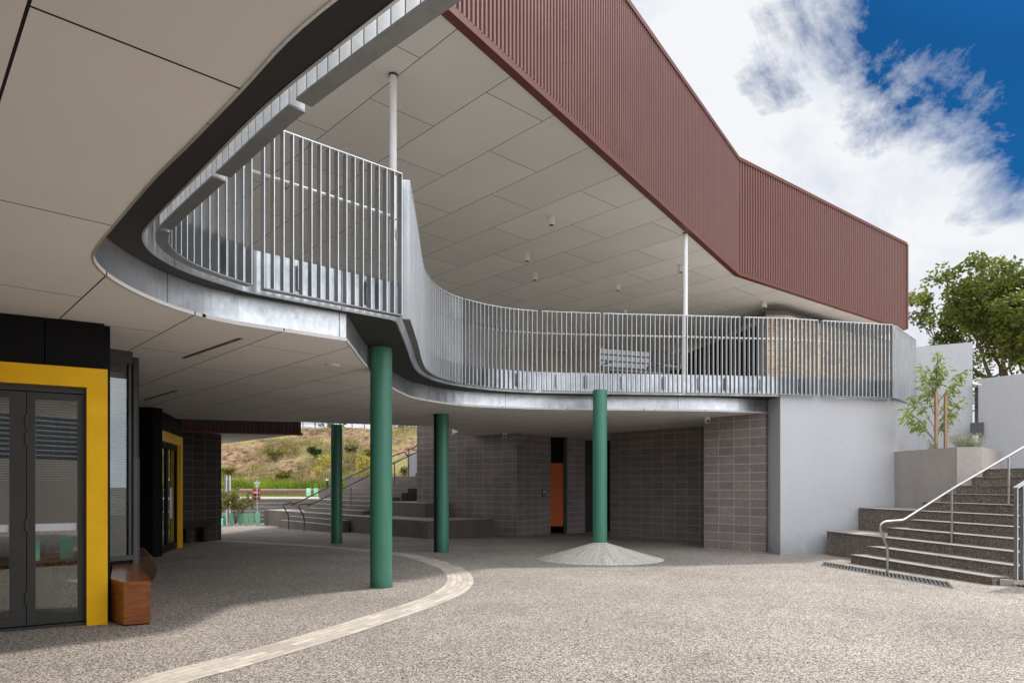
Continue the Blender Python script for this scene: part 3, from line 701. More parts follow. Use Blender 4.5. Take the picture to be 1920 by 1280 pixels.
# ------------------------------------------------------------------ seating tiers and rear stair
u=(-.65,.76); n_=(.76,.65); C1=(-2.5,20.25)
def tp(t,o): return (C1[0]+u[0]*t+n_[0]*o,C1[1]+u[1]*t+n_[1]*o)
TI=thing('seating_terrace','stepped concrete seating terrace with a stair cut into it','seating',(C1[0],C1[1],-.1)); to=tuple(TI.location)
tz=[.445,.92,1.395,1.87]; ta=[(0,12.95),(1.95,12.9),(4.97,12.6),(4.2,12.3)]
for k in range(4):
    a0,a1=ta[k]; o0=1.2*k
    far=[7.0,7.0,7.0,9.5][k]
    b=MB(); lo=-.35 if k==0 else tz[k-1]-.03
    poly=[tp(a0,o0),tp(a1,o0),tp(a1,far),tp(a0,far)]
    if k==0: poly=[tp(0,0),tp(a1,0),tp(a1,1.3),tp(0,2.6)]
    if k==1: poly=[tp(a0,1.2),tp(a1,1.2),tp(a1,2.5),tp(a0,2.75)]
    if k==2: poly=[tp(a0,2.4),tp(a1,2.4),tp(a1,3.7),tp(a0,4.0)]
    if k==3: poly=[tp(.5,3.6),tp(a1,3.6),tp(a1,9),tp(.5,9)]
    if k==0: b.prism(poly,lo,tz[0])
    else: b.prism(poly,tz[k-1]-.01,tz[k])
    if k: # core under
        pass
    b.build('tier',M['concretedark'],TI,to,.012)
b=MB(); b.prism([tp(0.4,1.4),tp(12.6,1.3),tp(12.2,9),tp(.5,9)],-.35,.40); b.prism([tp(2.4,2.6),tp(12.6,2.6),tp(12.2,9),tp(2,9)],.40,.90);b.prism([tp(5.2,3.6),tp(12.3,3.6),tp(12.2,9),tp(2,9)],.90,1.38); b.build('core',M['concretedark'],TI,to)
for k in range(12):
    z=-.03+.158*(k+1)
    off=[-.6,-.3,0,.5,.85,1.2,1.7,2.05,2.4,2.9,3.25,3.6][k]
    if k in (2,5,8,11): continue
    end=[0.02,0.02,0,1.25,1.25,0,2.45,2.45,0,3.65,3.65,0][k]
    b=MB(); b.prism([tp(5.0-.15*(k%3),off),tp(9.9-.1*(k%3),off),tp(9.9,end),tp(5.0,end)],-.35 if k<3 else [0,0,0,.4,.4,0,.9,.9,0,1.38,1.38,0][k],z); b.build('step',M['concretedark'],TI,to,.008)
def railtube(name,label,pts,r,mat,posts,cat='handrail',group=None):
    t=thing(name,label,cat,pts[0],group); b=MB(); b.tube(smooth(pts,3),r,10); b.build('rail',M[mat],t,tuple(t.location))
    for p,z1 in posts:
        b=MB(); b.tube([p,(p[0],p[1],z1)],r*.85,8); b.build('post',M[mat],t,tuple(t.location))
    return t
for tt,l in ((8.0,'dark tubular handrail up the rear stair, left of the pair'),(6.6,'dark tubular handrail up the rear stair, right of the pair')):
    p0=tp(tt,-.95); P=lambda o,z:(*tp(tt,o),z)
    railtube('stair_handrail',l,[P(-.95,zf(25)-.02),P(-.95,.35),P(-1.08,.62),P(-1.15,.78),P(-1.02,.83),P(-.62,.86),P(-.50,.90),P(3.7,2.80),P(4.2,2.80),P(4.45,2.80)],.024,'darksteel',
      [(P(.9,.70),1.46),(P(2.8,1.5),2.38),(P(4.3,1.8),2.79)],group='paired handrails on the rear stair')
# upper flight and its rail, wall behind
b=MB(); q=[tp(2.6,5.6)]
UP=thing('upper_stair','short dark concrete upper flight beside the block wall','stairs',(-4.1,29.2,1.87))
for k in range(6):
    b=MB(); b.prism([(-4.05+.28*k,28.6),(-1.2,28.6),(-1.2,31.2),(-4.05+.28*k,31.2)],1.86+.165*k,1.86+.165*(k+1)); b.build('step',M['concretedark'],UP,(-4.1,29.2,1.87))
railtube('stair_handrail','dark handrail climbing from the landing behind the block wall',[(*tp(6.4,4.6)[:2],2.80),(-4.35,28.4,3.05),(-4.1,28.4,3.07),(-2.2,28.4,4.6)],.024,'darksteel',[((-4.3,28.4,1.86),3.05)])
railtube('stair_handrail','pale thin handrail in front of the small grey wall on the upper landing',[(-6.3,30.2,1.9),(-4.75,30.2,2.83),(-4.5,30.2,2.86),(-4.55,30.2,2.4),(-4.6,30.2,1.88)],.02,'stainless',[((-5.7,30.2,1.87),2.26)])
wall('rendered_wall',[(-4.9,32.0),(-2.0,32.0),(-2.0,32.3),(-4.9,32.3)],1.5,3.0,'render','small pale grey wall beyond the rear stair landing')

# ------------------------------------------------------------------ far left ground steps and planting
FS=thing('garden_steps','wide shallow exposed aggregate steps beyond the courtyard','stairs',(-12,31.5,-.2))
for k in range(6):
    b=MB(); b.prism([(-30,31.3+.4*k),(-8.9+.12*k,31.3+.4*k),(-8.2,33.6),(-30,33.6)],-.4 if k==0 else -.22+.178*k,-.22+.178*(k+1)+.004); st_=b.build('step',M['midagg'],FS,(-12,31.5,-.2))
    b=MB(); b.prism([(-30,31.29+.4*k),(-8.9+.12*k,31.29+.4*k),(-8.9+.12*k,31.34+.4*k),(-30,31.34+.4*k)],-.22+.178*(k+1)-.012,-.22+.178*(k+1)+.008); b.build('nosing',M['path'],st_,(-12,31.5,-.2))
random.seed(5)
def guard(x,y,z,h,w,label,group,lean=0):
    b=MB(); pts=[]
    a=random.uniform(0,1)
    for k in range(3): pts.append((x+w*.55*cos(a+2*pi*k/3),y+w*.55*sin(a+2*pi*k/3)))
    for k in range(3):
        p,q=pts[k],pts[(k+1)%3]; b.face([(p[0],p[1],z),(q[0],q[1],z),(q[0]+lean,q[1],z+h*random.uniform(.95,1.05)),(p[0]+lean,p[1],z+h)])
    for k in range(3):
        p,q=pts[k],pts[(k+1)%3]; b.face([(p[0]*.98+x*.02,p[1]*.98+y*.02,z),(q[0]*.98+x*.02,q[1]*.98+y*.02,z),(q[0]*.98+x*.02+lean,q[1]*.98+y*.02,z+h),(p[0]*.98+x*.02+lean,p[1]*.98+y*.02,z+h)])
    return tag(b.build('tree_guard',M['guard'],None,(x,y,z)),label,'tree guard',group)
gl=['leftmost mint green tree guard by the block wall','mint green tree guard left of the shrub stem','mint green tree guard behind the shrub stem','mint green tree guard just right of the shrub','mint green tree guard fourth along the bed','rightmost mint green tree guard in the row under the signpost']
for (px,l) in zip((419,434,450,461,471,483),gl):
    y=29.6+random.uniform(-.2,.2); x=(px-960)/1280*y; guard(x,y,zf(y)-.01,.52 if px!=483 else .56,.21,l,'mint green tree guards in the far bed')
for px,l in ((579,'mint green tree guard on the lawn beside the sleeper wall, left one'),(592,'mint green tree guard on the lawn beside the sleeper wall, right one')):
    y=38.0; guard((px-960)/1280*y,y,.93,.42,.26,l,'mint green tree guards on the far lawn')
def bush(name,label,x,y,z,h,r,mat,n,size,nst=5,elong=2.2,cat='shrub',group=None,stemr=.012):
    t=thing(name,label,cat,(x,y,z),group); b=MB(); cl=[]
    for k in range(nst):
        a=2*pi*k/nst+random.random(); rr=r*random.uniform(.35,.9); tip=Vector((x+cos(a)*rr,y+sin(a)*rr,z+h*random.uniform(.6,1)))
        mid=Vector((x+cos(a)*rr*.25,y+sin(a)*rr*.25,z+h*.35))
        b.tube([(x,y,z),tuple(mid),tuple(tip)],[stemr,stemr*.8,stemr*.35],5)
        for q in (.55,.8,1.0):
            c=mid.lerp(tip,q); cl.append((c.x,c.y,c.z,r*.3,r*.3,h*.13))
    b.build('stem',M['bark'],t,(x,y,z)); lf=MB(); leafcards(lf,0,0,0,0,0,0,n,size,cl,elong,.1); lf.build('foliage',M[mat],t,(x,y,z)); return t
bush('young_shrub','small yellow green shrub growing among the mint tree guards',-11.95,29.5,zf(29.5),1.45,.95,'leaf_shrub',620,.09,9)
bush('young_shrub','leafy sprig poking out behind the left block wall',-12.35,28.5,zf(29),1.0,.4,'leaf_tree',160,.09,4)
SP=thing('signpost','thin white signpost with a small red and white panel by the far steps','sign',(-11.2,30.0,zf(30))); so=tuple(SP.location)
b=MB(); b.tube([(-11.2,30,zf(30)),(-11.2,30,1.75)],.022,8); b.build('post',M['white'],SP,so)
b=MB(); b.box((-11.22,30.03,1.62),(.26,.03,.07)); b.box((-11.2,30.03,1.5),(.14,.03,.1)); b.build('topper',M['white'],SP,so)
b=MB(); b.box((-11.24,30.05,1.12),(.34,.02,.46)); rp_=b.build('red_panel',M['redsign'],SP,so)
b=MB(); b.box((-11.24,30.035,1.2),(.28,.012,.06)); b.box((-11.24,30.035,1.02),(.28,.012,.05)); b.build('white_stripe',M['white'],rp_,so)
for x,y,z,l in ((-15.9,38.2,.93,'dark cylindrical bollard light left of the shrub'),(-10.35,38.2,.93,'dark cylindrical bollard light right of the staked sapling')):
    t=thing('bollard_light',l,'bollard',(x,y,z),'bollard lights along the far path'); b=MB(); b.cyl(x,y,.085,z,z+.85 if x>-12 else z+.9,18); b.build('shaft',M['bollard'],t,(x,y,z)); b=MB(); b.cyl(x,y,.075,z+.83,z+.94,18); b.build('lamp_head',M['white'],t,(x,y,z))
P=thing('picket_screen','pale blue grey metal screen at the edge of the left block wall','screen',(-12.6,30.1,-.2))
for k in range(4):
    b=MB(); b.box((-12.66+.075*k,30.1,.85),(.035,.05,2.2)); b.build('picket',M['white' if k%2 else 'aluminium'],P,(-12.6,30.1,-.2))
def staked(x,y,z,h,label,leafm,n,size,stakes=True,group=None):
    t=thing('staked_sapling',label,'sapling',(x,y,z),group); o=(x,y,z)
    b=MB(); tips=[]; limbs(b,(x,y,z),(0,0,1),h*.5,.016,2,tips,.45,steps=4); b.build('stem',M['bark'],t,o)
    lf=MB(); leafcards(lf,0,0,0,0,0,0,n,size,[(q.x,q.y,q.z,.16,.16,.14) for q in tips],2.5,.4); lf.build('foliage',M[leafm],t,o)
    if stakes:
        for dx in (-.28,.28):
            b=MB(); b.box((x+dx,y,z+.75),(.045,.045,1.5)); b.build('stake',M['stake'],t,o)
        b=MB(); b.tube([(x-.28,y,z+.95),(x+.28,y,z+1.1)],.018,5); b.build('tie',M['stake'],t,o)
    return t
staked(-11.4,40.8,1.5,1.6,'yellow leafed sapling between two pale stakes at the foot of the bank','leaf_yellow',170,.10)
staked(-9.1,41.0,1.6,1.5,'yellow green sapling on the bank seen between the green columns','leaf_yellow',150,.10)
for x,y,r,l in ((-13.0,45,.55,'round dark green bush on the earth bank'),(-16.2,46.5,.6,'straw green bush high on the bank, nearest the canopy edge'),(-11.2,47.5,.5,'olive bush high on the bank behind the darkest column'),(-9.2,44.5,.45,'olive bush half way up the bank between the green columns'),(-17.5,42.2,.5,'low grey green bush near the sleeper wall, left of the signpost'),(-13.9,41.6,.55,'grey green bush by the bright grass at the foot of the bank'),(-6.5,42.4,.5,'green bush on the bank seen right of the nearest column')):
    bush('bush',l,x,y,hz(x,y)-.05,r*1.5,r,'leaf_dark' if 'dark' in l else 'leaf_shrub',420,.10,8,1.8)
# trees, fence and white building above the bank
for x,y,l in ((-15.2,57,'dark tree trunk at the top of the bank, left one'),(-9.4,57.5,'dark tree trunk at the top of the bank, right one')):
    z=hz(x,y)-.1; t=thing('gum_tree',l,'tree',(x,y,z),'trees on top of the bank'); b=MB(); tips=[]; limbs(b,(x,y,z),(.05,0,1),2.6,.34,2,tips,.5); b.build('trunk',M['bark'],t,(x,y,z))
    lf=MB(); leafcards(lf,0,0,0,0,0,0,1500,.22,[(q.x,q.y,q.z,.9,.9,.6) for q in tips]+[(x,y,z+.9,1.6,.8,.6)],1.5,.2); lf.build('crown',M['leaf_dark'],t,(x,y,z))
FN=thing('hilltop_fence','thin metal fence along the top of the bank','fence',(-12,55.5,7))
for k in range(22):
    x=-22+k*1.0; z=hz(x,55.5); b=MB(); b.box((x,55.5,z+.75),(.07,.07,1.6)); b.build('post',M['darksteel'],FN,(-12,55.5,7))
b=MB(); 
for hgt in (.55,1.0,1.45): b.tube([(-22,55.5,hz(-22,55.5)+hgt),(-12,55.5,hz(-12,55.5)+hgt),(-1,55.5,hz(-1,55.5)+hgt)],.03,5)
b.build('wire',M['aluminium'],FN,(-12,55.5,7))
WB=thing('white_building','white building glimpsed behind the hilltop fence','building',(-14,66,7)); b=MB(); b.box((-14,68,10),(30,4,7)); b.build('wall',M['white'],WB,(-14,66,7))
for k in range(8): b=MB(); b.box((-26+3.4*k,65.98,8.3),(1.6,.06,1.3)); b.build('window',M['graymetal'],WB,(-14,66,7))

# ------------------------------------------------------------------ left canopy with maroon cladding, block wall
SC=thing('side_canopy','dark maroon ribbed canopy edge with pale soffit over the left passage','canopy',(-8.9,18.3,2.96)); o=tuple(SC.location)
b=MB(); p0,p1=(-9.7,17.95),(-5.97,19.5); L=hypot(p1[0]-p0[0],p1[1]-p0[1]); d=((p1[0]-p0[0])/L,(p1[1]-p0[1])/L); k=int(L/.1); pr=[]
for i in range(k):
    for a,dd in ((0,0),(.045,0),(.055,.03),(.09,.03)): pr.append((p0[0]+d[0]*(i*.1+a)-d[1]*dd,p0[1]+d[1]*(i*.1+a)+d[0]*dd))
for i in range(len(pr)-1): b.face([(pr[i][0],pr[i][1],2.97),(pr[i+1][0],pr[i+1][1],2.97),(pr[i+1][0],pr[i+1][1],4.2),(pr[i][0],pr[i][1],4.2)])
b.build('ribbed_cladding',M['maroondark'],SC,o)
b=MB(); b.bar((p0[0]+.0,p0[1]-.02),(p1[0],p1[1]-.02),.08,2.93,2.98); b.build('trim',M['maroontrim'],SC,o)
b=MB(); b.prism([(-9.7,18.0),(-5.99,19.54),(-10.6,24.6),(-14,24.5),(-14,17)],2.985,3.02); b.build('soffit',M['soffit_up'],SC,o)
wall('block_wall',[(-9.05,18.6),(-8.43,19.8),(-8.8,20.1),(-13,20.1),(-13,18.4)],b0,2.97,'blockdark','very dark block wall at the left end of the passage')
# dark timber bench at that wall
B=thing('wall_bench','dark timber bench against the far left block wall','bench',(-8.75,18.2,-.05)); o=tuple(B.location)
b=MB(); b.bar((-9.1,18.35),(-8.62,19.25),.30,.36,.50,-1); b.build('seat',M['darktimber'],B,o,.01)
b=MB(); b.bar((-9.02,18.5),(-8.97,18.6),.26,-.1,.36,-1); b.build('support',M['darktimber'],B,o); b=MB(); b.bar((-8.76,19.0),(-8.71,19.1),.26,-.1,.36,-1); b.build('support',M['darktimber'],B,o)

# ------------------------------------------------------------------ left building, entrances
def lerp(a,b,t): return (a[0]+(b[0]-a[0])*t,a[1]+(b[1]-a[1])*t)
ZH=2.66
wa,wb=(-7.49,4.80),(-4.07,6.87)      # entrance plane
ex=((wb[0]-wa[0]),(wb[1]-wa[1])); l=hypot(*ex); ex=(ex[0]/l,ex[1]/l); en=(ex[1],-ex[0])   # en points out to the courtyard
def ep(s,o=0): return (wb[0]-ex[0]*s+en[0]*o,wb[1]-ex[1]*s+en[1]*o)   # s metres to the left of the right jamb
def ebox(mb,s0,s1,o0,o1,z0,z1): mb.prism([ep(s0,o0),ep(s1,o0),ep(s1,o1),ep(s0,o1)],z0,z1)
BLD=thing('entrance_bay','black clad left building bay above and beside the yellow doorway','building',(wb[0],wb[1],0))
o=tuple(BLD.location)
b=MB(); ebox(b,0.03,.52,-.3,-.03,ZH,Z_SOF); b.build('header_panel',M['black'],BLD,o)
b=MB(); ebox(b,.53,3.9,-.3,-.03,ZH,Z_SOF); b.build('header_panel',M['black'],BLD,o)
zb=zf(6.8)
b=MB(); b.prism([ep(.3,-4.0),ep(3.9,-4.0),ep(3.9,-4.1),ep(.3,-4.1)],0,Z_SOF); b.prism([ep(3.9,-.3),ep(4.0,-.3),ep(4.0,-4.1),ep(3.9,-4.1)],0,Z_SOF); b.build('interior_wall',M['interior'],BLD,o)
DR=thing('entrance_doorway','bright yellow framed glazed double doors at the near left','doorway',(wb[0],wb[1],zb)); o=tuple(DR.location)
b=MB(); ebox(b,0,.178,-.12,.05,zb-.02,ZH); ebox(b,3.2,3.41,-.12,.05,zb-.02,ZH); ebox(b,.178,3.2,-.12,.05,ZH-.19,ZH-.0); b.build('yellow_frame',M['yellow'],DR,o,.006)
b=MB(); ebox(b,.178,.205,-.10,-.02,zb+.02,ZH-.19); ebox(b,.205,3.14,-.10,-.02,ZH-.25,ZH-.191); ebox(b,3.14,3.2,-.10,-.02,zb+.02,ZH-.19); ebox(b,.178,3.2,-.11,.0,zb-.02,zb+.03); b.build('door_frame',M['graymetal'],DR,o,.003)
zt=ZH-.26
for s0,s1,sa,sb in ((.207,.665,.05,.065),(.672,1.40,.13,.085),(1.41,2.2,.085,.085),(2.21,3.13,.085,.085)):
    leafo=DR
    b=MB(); ebox(b,s0,s0+sa,-.085,-.03,zb+.04,zt); ebox(b,s1-sb,s1,-.085,-.03,zb+.04,zt); ebox(b,s0+sa,s1-sb,-.085,-.03,zb+.04,zb+.12); ebox(b,s0+sa,s1-sb,-.085,-.03,zt-.06,zt)
    lo=b.build('door_leaf',M['graymetal'],DR,o,.003); lo['label']='glazed charcoal metal door leaf'
    b=MB(); ebox(b,s0+sa-.005,s1-sb+.005,-.062,-.055,zb+.115,zt-.055); b.build('pane',M['glass'],lo,o)
    b=MB(); ebox(b,s0+sa,s1-sb,-.050,-.047,1.06,1.13); b.build('safety_strip',M['sticker'],lo,o)
for zz in (2.12,1.95,1.12,.42):
    b=MB(); q=ep(.668,-.02); b.tube([(q[0],q[1],zz-.06),(q[0],q[1],zz+.06)],.014,8); b.build('hinge',M['graymetal'],DR,o)
# interior blinds
VB=thing('venetian_blind','pale venetian blind hanging behind the door glass','blind',(wb[0]-.6,wb[1]+.6,2.3)); b=MB()
for k in range(36): ebox(b,.28,3.1,-.35,-.32,1.55+.025*k,1.56+.025*k)
b.build('slats',M['blind'],VB,tuple(VB.location))
# side window beside the bench
wA,wB=(-5.2,7.75),(-4.65,8.31)
SW=thing('side_window','tall window with a venetian blind between the yellow doorway and the grey pipe','window',(wA[0],wA[1],0)); o=tuple(SW.location)
b=MB()
b.bar((-4.12,7.0),(-4.92,7.96),.10,zb-.05,Z_SOF,1); b.build('return_panel',M['black'],SW,o); b=MB(); b.bar(wA,wB,.10,zb-.05,.60,1); b.build('plinth',M['black'],SW,o)
b=MB(); b.bar(wA,(wB[0]-.02,wB[1]+.05),.16,.60,.66); b.bar(wA,(wB[0]-.02,wB[1]+.05),.14,2.98,Z_SOF-.002); b.bar(lerp(wA,wB,.965),wB,.10,.66,2.98); b.bar(wA,lerp(wA,wB,.05),.10,.66,2.98); b.build('frame',M['graymetal'],SW,o)
b=MB(); b.bar(lerp(wA,wB,.05),lerp(wA,wB,.965),.008,.66,2.98); b.build('pane',M['glasswin'],SW,o)
b=MB()
dn=(-(wB[1]-wA[1]),(wB[0]-wA[0])); ln=hypot(*dn); dn=(dn[0]/ln,dn[1]/ln)
for k in range(64):
    z=1.15+.027*k; a0,a1=lerp(wA,wB,.04),lerp(wA,wB,.96); a0=(a0[0]+dn[0]*.10,a0[1]+dn[1]*.10); a1=(a1[0]+dn[0]*.10,a1[1]+dn[1]*.10); b.bar(a0,a1,.02,z,z+.015)
b.build('blind',M['blind'],SW,o)
b=MB(); a0=(wA[0]+dn[0]*.5,wA[1]+dn[1]*.5); a1=(wB[0]+dn[0]*.5,wB[1]+dn[1]*.5); b.bar(a0,a1,.05,0,Z_SOF); b.build('back_panel',M['interior'],SW,o)
# black walls beyond
wall('black_wall',[(-4.70,8.46),(-5.75,8.40),(-9.6,14.1),(-9.6,14.6),(-8.05,14.6),(-7.97,14.25)],b0,Z_SOF,'black','long black clad wall receding behind the grey pipe')
wall('black_wall',[(-7.95,14.2),(-7.47,14.2),(-7.40,14.45),(-7.52,14.62),(-9.0,14.7),(-8.9,14.3)],b0,Z_SOF,'black','black clad pier left of the farther yellow doorway')
fa,fb=(-7.49,14.40),(-8.24,16.95)
fx=(fb[0]-fa[0],fb[1]-fa[1]); l=hypot(*fx); fx=(fx[0]/l,fx[1]/l); fn=(fx[1],-fx[0])
def fp(s,o=0): return (fa[0]+fx[0]*s+fn[0]*o,fa[1]+fx[1]*s+fn[1]*o)
def fbox(mb,s0,s1,o0,o1,z0,z1): mb.prism([fp(s0,o0),fp(s1,o0),fp(s1,o1),fp(s0,o1)],z0,z1)
W=l; zb2=-.02
D2=thing('entrance_doorway','darker yellow framed double doors farther back along the left side','doorway',(fa[0],fa[1],zb2)); o=tuple(D2.location)
b=MB(); fbox(b,0,.2,-.1,.06,zb2,2.69); fbox(b,W-.2,W,-.1,.06,zb2-.03,2.69); fbox(b,.2,W-.2,-.1,.06,2.47,2.69); b.build('yellow_frame',M['yellow'],D2,o,.006)
for s0,s1 in ((.2,1.27),(1.29,W-.2)):
    b=MB(); fbox(b,s0,s0+.1,-.09,-.03,zb2,2.46); fbox(b,s1-.1,s1,-.09,-.03,zb2,2.46); fbox(b,s0+.1,s1-.1,-.09,-.03,zb2,.15); fbox(b,s0+.1,s1-.1,-.09,-.03,2.34,2.46); lo=b.build('door_leaf',M['black'],D2,o)
    b=MB(); fbox(b,s0+.1,s1-.1,-.065,-.058,.15,2.34); b.build('pane',M['glass'],lo,o)
for s in (1.2,1.36):
    q=fp(s,.04); b=MB(); b.tube([(q[0],q[1],.75),(q[0],q[1],1.45)],.016,8); b.build('handle',M['stainless'],D2,o)
wall('black_wall',[fp(-.02,-.02),fp(W+.3,-.02),(-9.1,18.55),(-9.9,18.5),(-9.9,14.6),(-8.6,14.7)],2.69,Z_SOF,'black','black clad panel above the farther yellow doorway','wall panel')
wall('black_wall',[fp(W,-.02),(-9.04,18.56),(-9.6,18.5),(-9.4,17.3)],b0,2.69,'black','black clad return between the farther yellow doorway and the block wall')
wall('black_wall',[(-9.6,14.8),(-9.7,14.8),(-9.7,18.4),(-9.6,18.4)],b0,Z_SOF,'interior','dark interior wall behind the farther yellow doorway')
# downpipe
px_,py_=-4.83,8.72
DP=thing('downpipe','round charcoal downpipe standing between the window and the black wall','pipe',(px_,py_,zf(8.7))); o=tuple(DP.location)
b=MB(); b.cyl(px_,py_,.058,1.85,Z_SOF,28); b.build('upper_pipe',M['graymetal'],DP,o); b=MB(); b.cyl(px_,py_,.066,zf(8.7)-.02,1.86,28); b.build('lower_pipe',M['pipe'],DP,o)
# hardwood bench
bz0,bz1=zf(7)-.01,.555
BN=thing('hardwood_bench','polished red brown hardwood block bench in front of the window','bench',(-3.85,6.9,bz0)); o=tuple(BN.location)
poly=[(-4.09,6.96),(-3.81,6.70),(-3.60,6.80),(-4.60,8.38),(-4.84,8.28)]
b=MB(); b.prism(poly,bz0+.03,bz1-.035); b.build('body',M['jarrah'],BN,o,.006)
b=MB(); b.prism([(x+(x+4.2)*.012,y+(y-7.4)*.012) for x,y in poly],bz1-.034,bz1); b.build('seat',M['jarrah'],BN,o,.008)
b=MB(); b.prism([(x+(-4.2-x)*.06,y+(7.4-y)*.06) for x,y in poly],bz0-.02,bz0+.031); b.build('plinth',M['black'],BN,o)
# log bench
LG=thing('log_bench','rough dark split log bench behind the hardwood bench','bench',(-5.0,9.6,zf(9.5))); o=tuple(LG.location)
random.seed(3); b=MB(); secs=[]
for i in range(9):
    t=i/8; cxx=-5.20-.85*t; cyy=9.5+1.4*t; ring=[]
    for k in range(14):
        a=2*pi*k/14; rr=.235+.03*mnoise.noise((cos(a)*2,sin(a)*2,t*5)); zz=.32+max(-.20,min(.19,rr*sin(a)*1.05))
        ring.append((cxx+rr*cos(a)*.94,cyy+rr*cos(a)*.34,zz))
    secs.append(ring)
vs=[p for r in secs for p in r]; fs=[(i*14+k,i*14+(k+1)%14,(i+1)*14+(k+1)%14,(i+1)*14+k) for i in range(8) for k in range(14)]
b.mesh(vs,fs,False); b.face(secs[0][::-1]); b.face(secs[-1]); b.build('log',M['log'],LG,o)
b=MB(); b.box((-5.35,9.75,.1),(.3,.12,.16),.35); b.build('foot',M['darktimber'],LG,o); b=MB(); b.box((-5.95,10.6,.1),(.3,.12,.16),.35); b.build('foot',M['darktimber'],LG,o)

# ------------------------------------------------------------------ right stairs
def sx(k,y): return 6.45+.31*(k-1)+.135*(12.99-y)
leftY=[None,12.99,12.93,14.78,13.33,13.19,15.12,13.66,13.6,13.6,13.64,13.72]
ST=thing('courtyard_stair','dark exposed aggregate stair climbing to the right beside the concrete planter','stairs',(6.6,11.5,0)); o=tuple(ST.location)
ynear=9.78
for k in range(1,12):
    z=.03+.1635*k; yl=leftY[k]; yr=ynear if k==1 else 9.70
    back=13.2 if k<11 else 14.5
    xb=lambda y: sx(k,y)+ (.9 if k<11 else 3.5)
    b=MB(); poly=[(sx(k,yr),yr),(xb(yr),yr),(xb(yl),yl),(sx(k,yl),yl)]
    if k==3: poly=[(sx(3,yr),yr),(xb(yr),yr),(8.6,15.35),(sx(3,14.78),14.80)]
    if k==6: poly=[(sx(6,yr),yr),(xb(yr),yr),(9.4,13.2),(8.9,15.40),(sx(6,15.12),15.18)]
    if k==11: poly=[(sx(k,yr),yr),(14.5,yr),(14.5,16),(11,16),(sx(k,yl),yl)]
    b.prism(poly,(-.2 if k in (1,3) else (.5 if k==6 else .03+.1635*(k-1)-.002)),z)
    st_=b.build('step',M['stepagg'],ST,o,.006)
    b=MB(); b.bar((sx(k,yr)-.004,yr+.01),(sx(k,yl)-.004,yl-.01),.026,z-.006,z+.002,1); b.build('nosing',M['pebble_edge'],st_,o)
b=MB(); b.prism([(6.96,9.74),(7.06,9.60),(7.45,9.58),(7.45,9.78),(6.99,9.78)],-.1,.165); b.build('end_block',M['concrete'],ST,o,.008)
PL=thing('concrete_planter','off form concrete planter with angled faces beside the stair','planter',(8.9,14,1.0)); o=tuple(PL.location)
pp=[(8.66,15.46),(8.88,13.62),(9.35,13.58),(11.05,15.4),(10.3,17.0)]
inner=[(8.82,15.35),(9.0,13.77),(9.30,13.74),(10.8,15.4),(10.2,16.6)]
b=MB(); b.prism(pp,.9,2.20); 
for i in range(len(pp)):
    j=(i+1)%len(pp); b.prism([pp[i],pp[j],inner[j],inner[i]],2.198,2.27)
b.build('box',M['concrete'],PL,o,.008)
b=MB(); b.prism(inner,2.19,2.215); b.build('soil',M['mulch'],PL,o)
# sapling in planter
random.seed(21)
SPx,SPy=9.15,14.75
SA=thing('planter_sapling','slender young tree with long drooping leaves tied between two stakes in the planter','sapling',(SPx,SPy,2.2)); o=tuple(SA.location)
b=MB(); lf=MB(); P0=Vector((SPx,SPy,2.2))
targets=[(.05,.0,2.15),(-.55,.1,.95),(.55,-.1,1.75),(-.25,.1,1.9),(.60,.1,1.15),(-.35,-.1,1.5),(.25,.15,1.95),(.45,0,1.45),(-.5,0,1.25),(.0,.1,1.7),(.35,.1,.9),(-.62,.0,.8)]
main=[(0,0,0),(.02,0,.6),(-.02,0,1.1),(.03,0,1.6),(.05,0,2.1)]
b.tube([tuple(P0+Vector(m)) for m in main],[.016,.014,.011,.008,.004],6)
for tx,ty,tz_ in targets:
    st=Vector((0,0,max(.25,tz_-.75))); en_=Vector((tx,ty,tz_)); md=st.lerp(en_,.5)+Vector((0,0,.06))
    b.tube([tuple(P0+st),tuple(P0+md),tuple(P0+en_)],[.008,.006,.003],5)
    for q in range(62):
        f=random.uniform(.35,1.05); c=P0+(st.lerp(en_,f))+Vector((random.gauss(0,.055),random.gauss(0,.055),random.gauss(0,.04)))
        d=Vector((random.gauss(tx*.8,.7),random.gauss(ty,.7),random.gauss(-.35,.5))).normalized(); w=d.cross(Vector((random.gauss(0,1),random.gauss(0,1),random.gauss(0,1)))).normalized(); ln_=random.uniform(.11,.20); wd=ln_*.13
        m1=c+d*ln_*.5+Vector((0,0,-.004)); e=c+d*ln_+Vector((0,0,-.02))
        lf.face([c,m1+w*wd,e,m1-w*wd])
b.build('stem',M['bark'],SA,o); lf.build('foliage',M['leaf_sap'],SA,o)
for dx in (-.06,.14):
    k=MB(); k.box((SPx+dx,SPy-.12,2.2+.62+(.04 if dx<0 else 0)),(.05,.05,1.24+(.08 if dx<0 else 0))); k.build('stake',M['stake'],SA,o)
k=MB(); k.tube([(SPx-.06,SPy-.12,3.12),(SPx+.14,SPy-.12,3.10)],.014,5); k.build('tie',M['stake'],SA,o)
def herb(x,y,z,r,h,n,label):
    b=MB(); 
    for _ in range(n):
        a=random.random()*2*pi; rr=r*sqrt(random.random()); l=h*random.uniform(.5,1); tx,ty=x+cos(a)*rr,y+sin(a)*rr
        b.face([(x+cos(a)*rr*.3-.004,y+sin(a)*rr*.3,z),(x+cos(a)*rr*.3+.004,y+sin(a)*rr*.3,z),(tx,ty,z+l)])
        if random.random()<.7: b.face([(tx-.012,ty,z+l-.01),(tx,ty,z+l-.02),(tx+.012,ty,z+l),(tx,ty,z+l+.012)])
    return tag(b.build('herb',M['greyplant'],None,(x,y,z)),label,'plant')
herb(9.85,14.75,2.2,.36,.42,520,'wispy grey green herb with tiny flowers at the right of the planter')
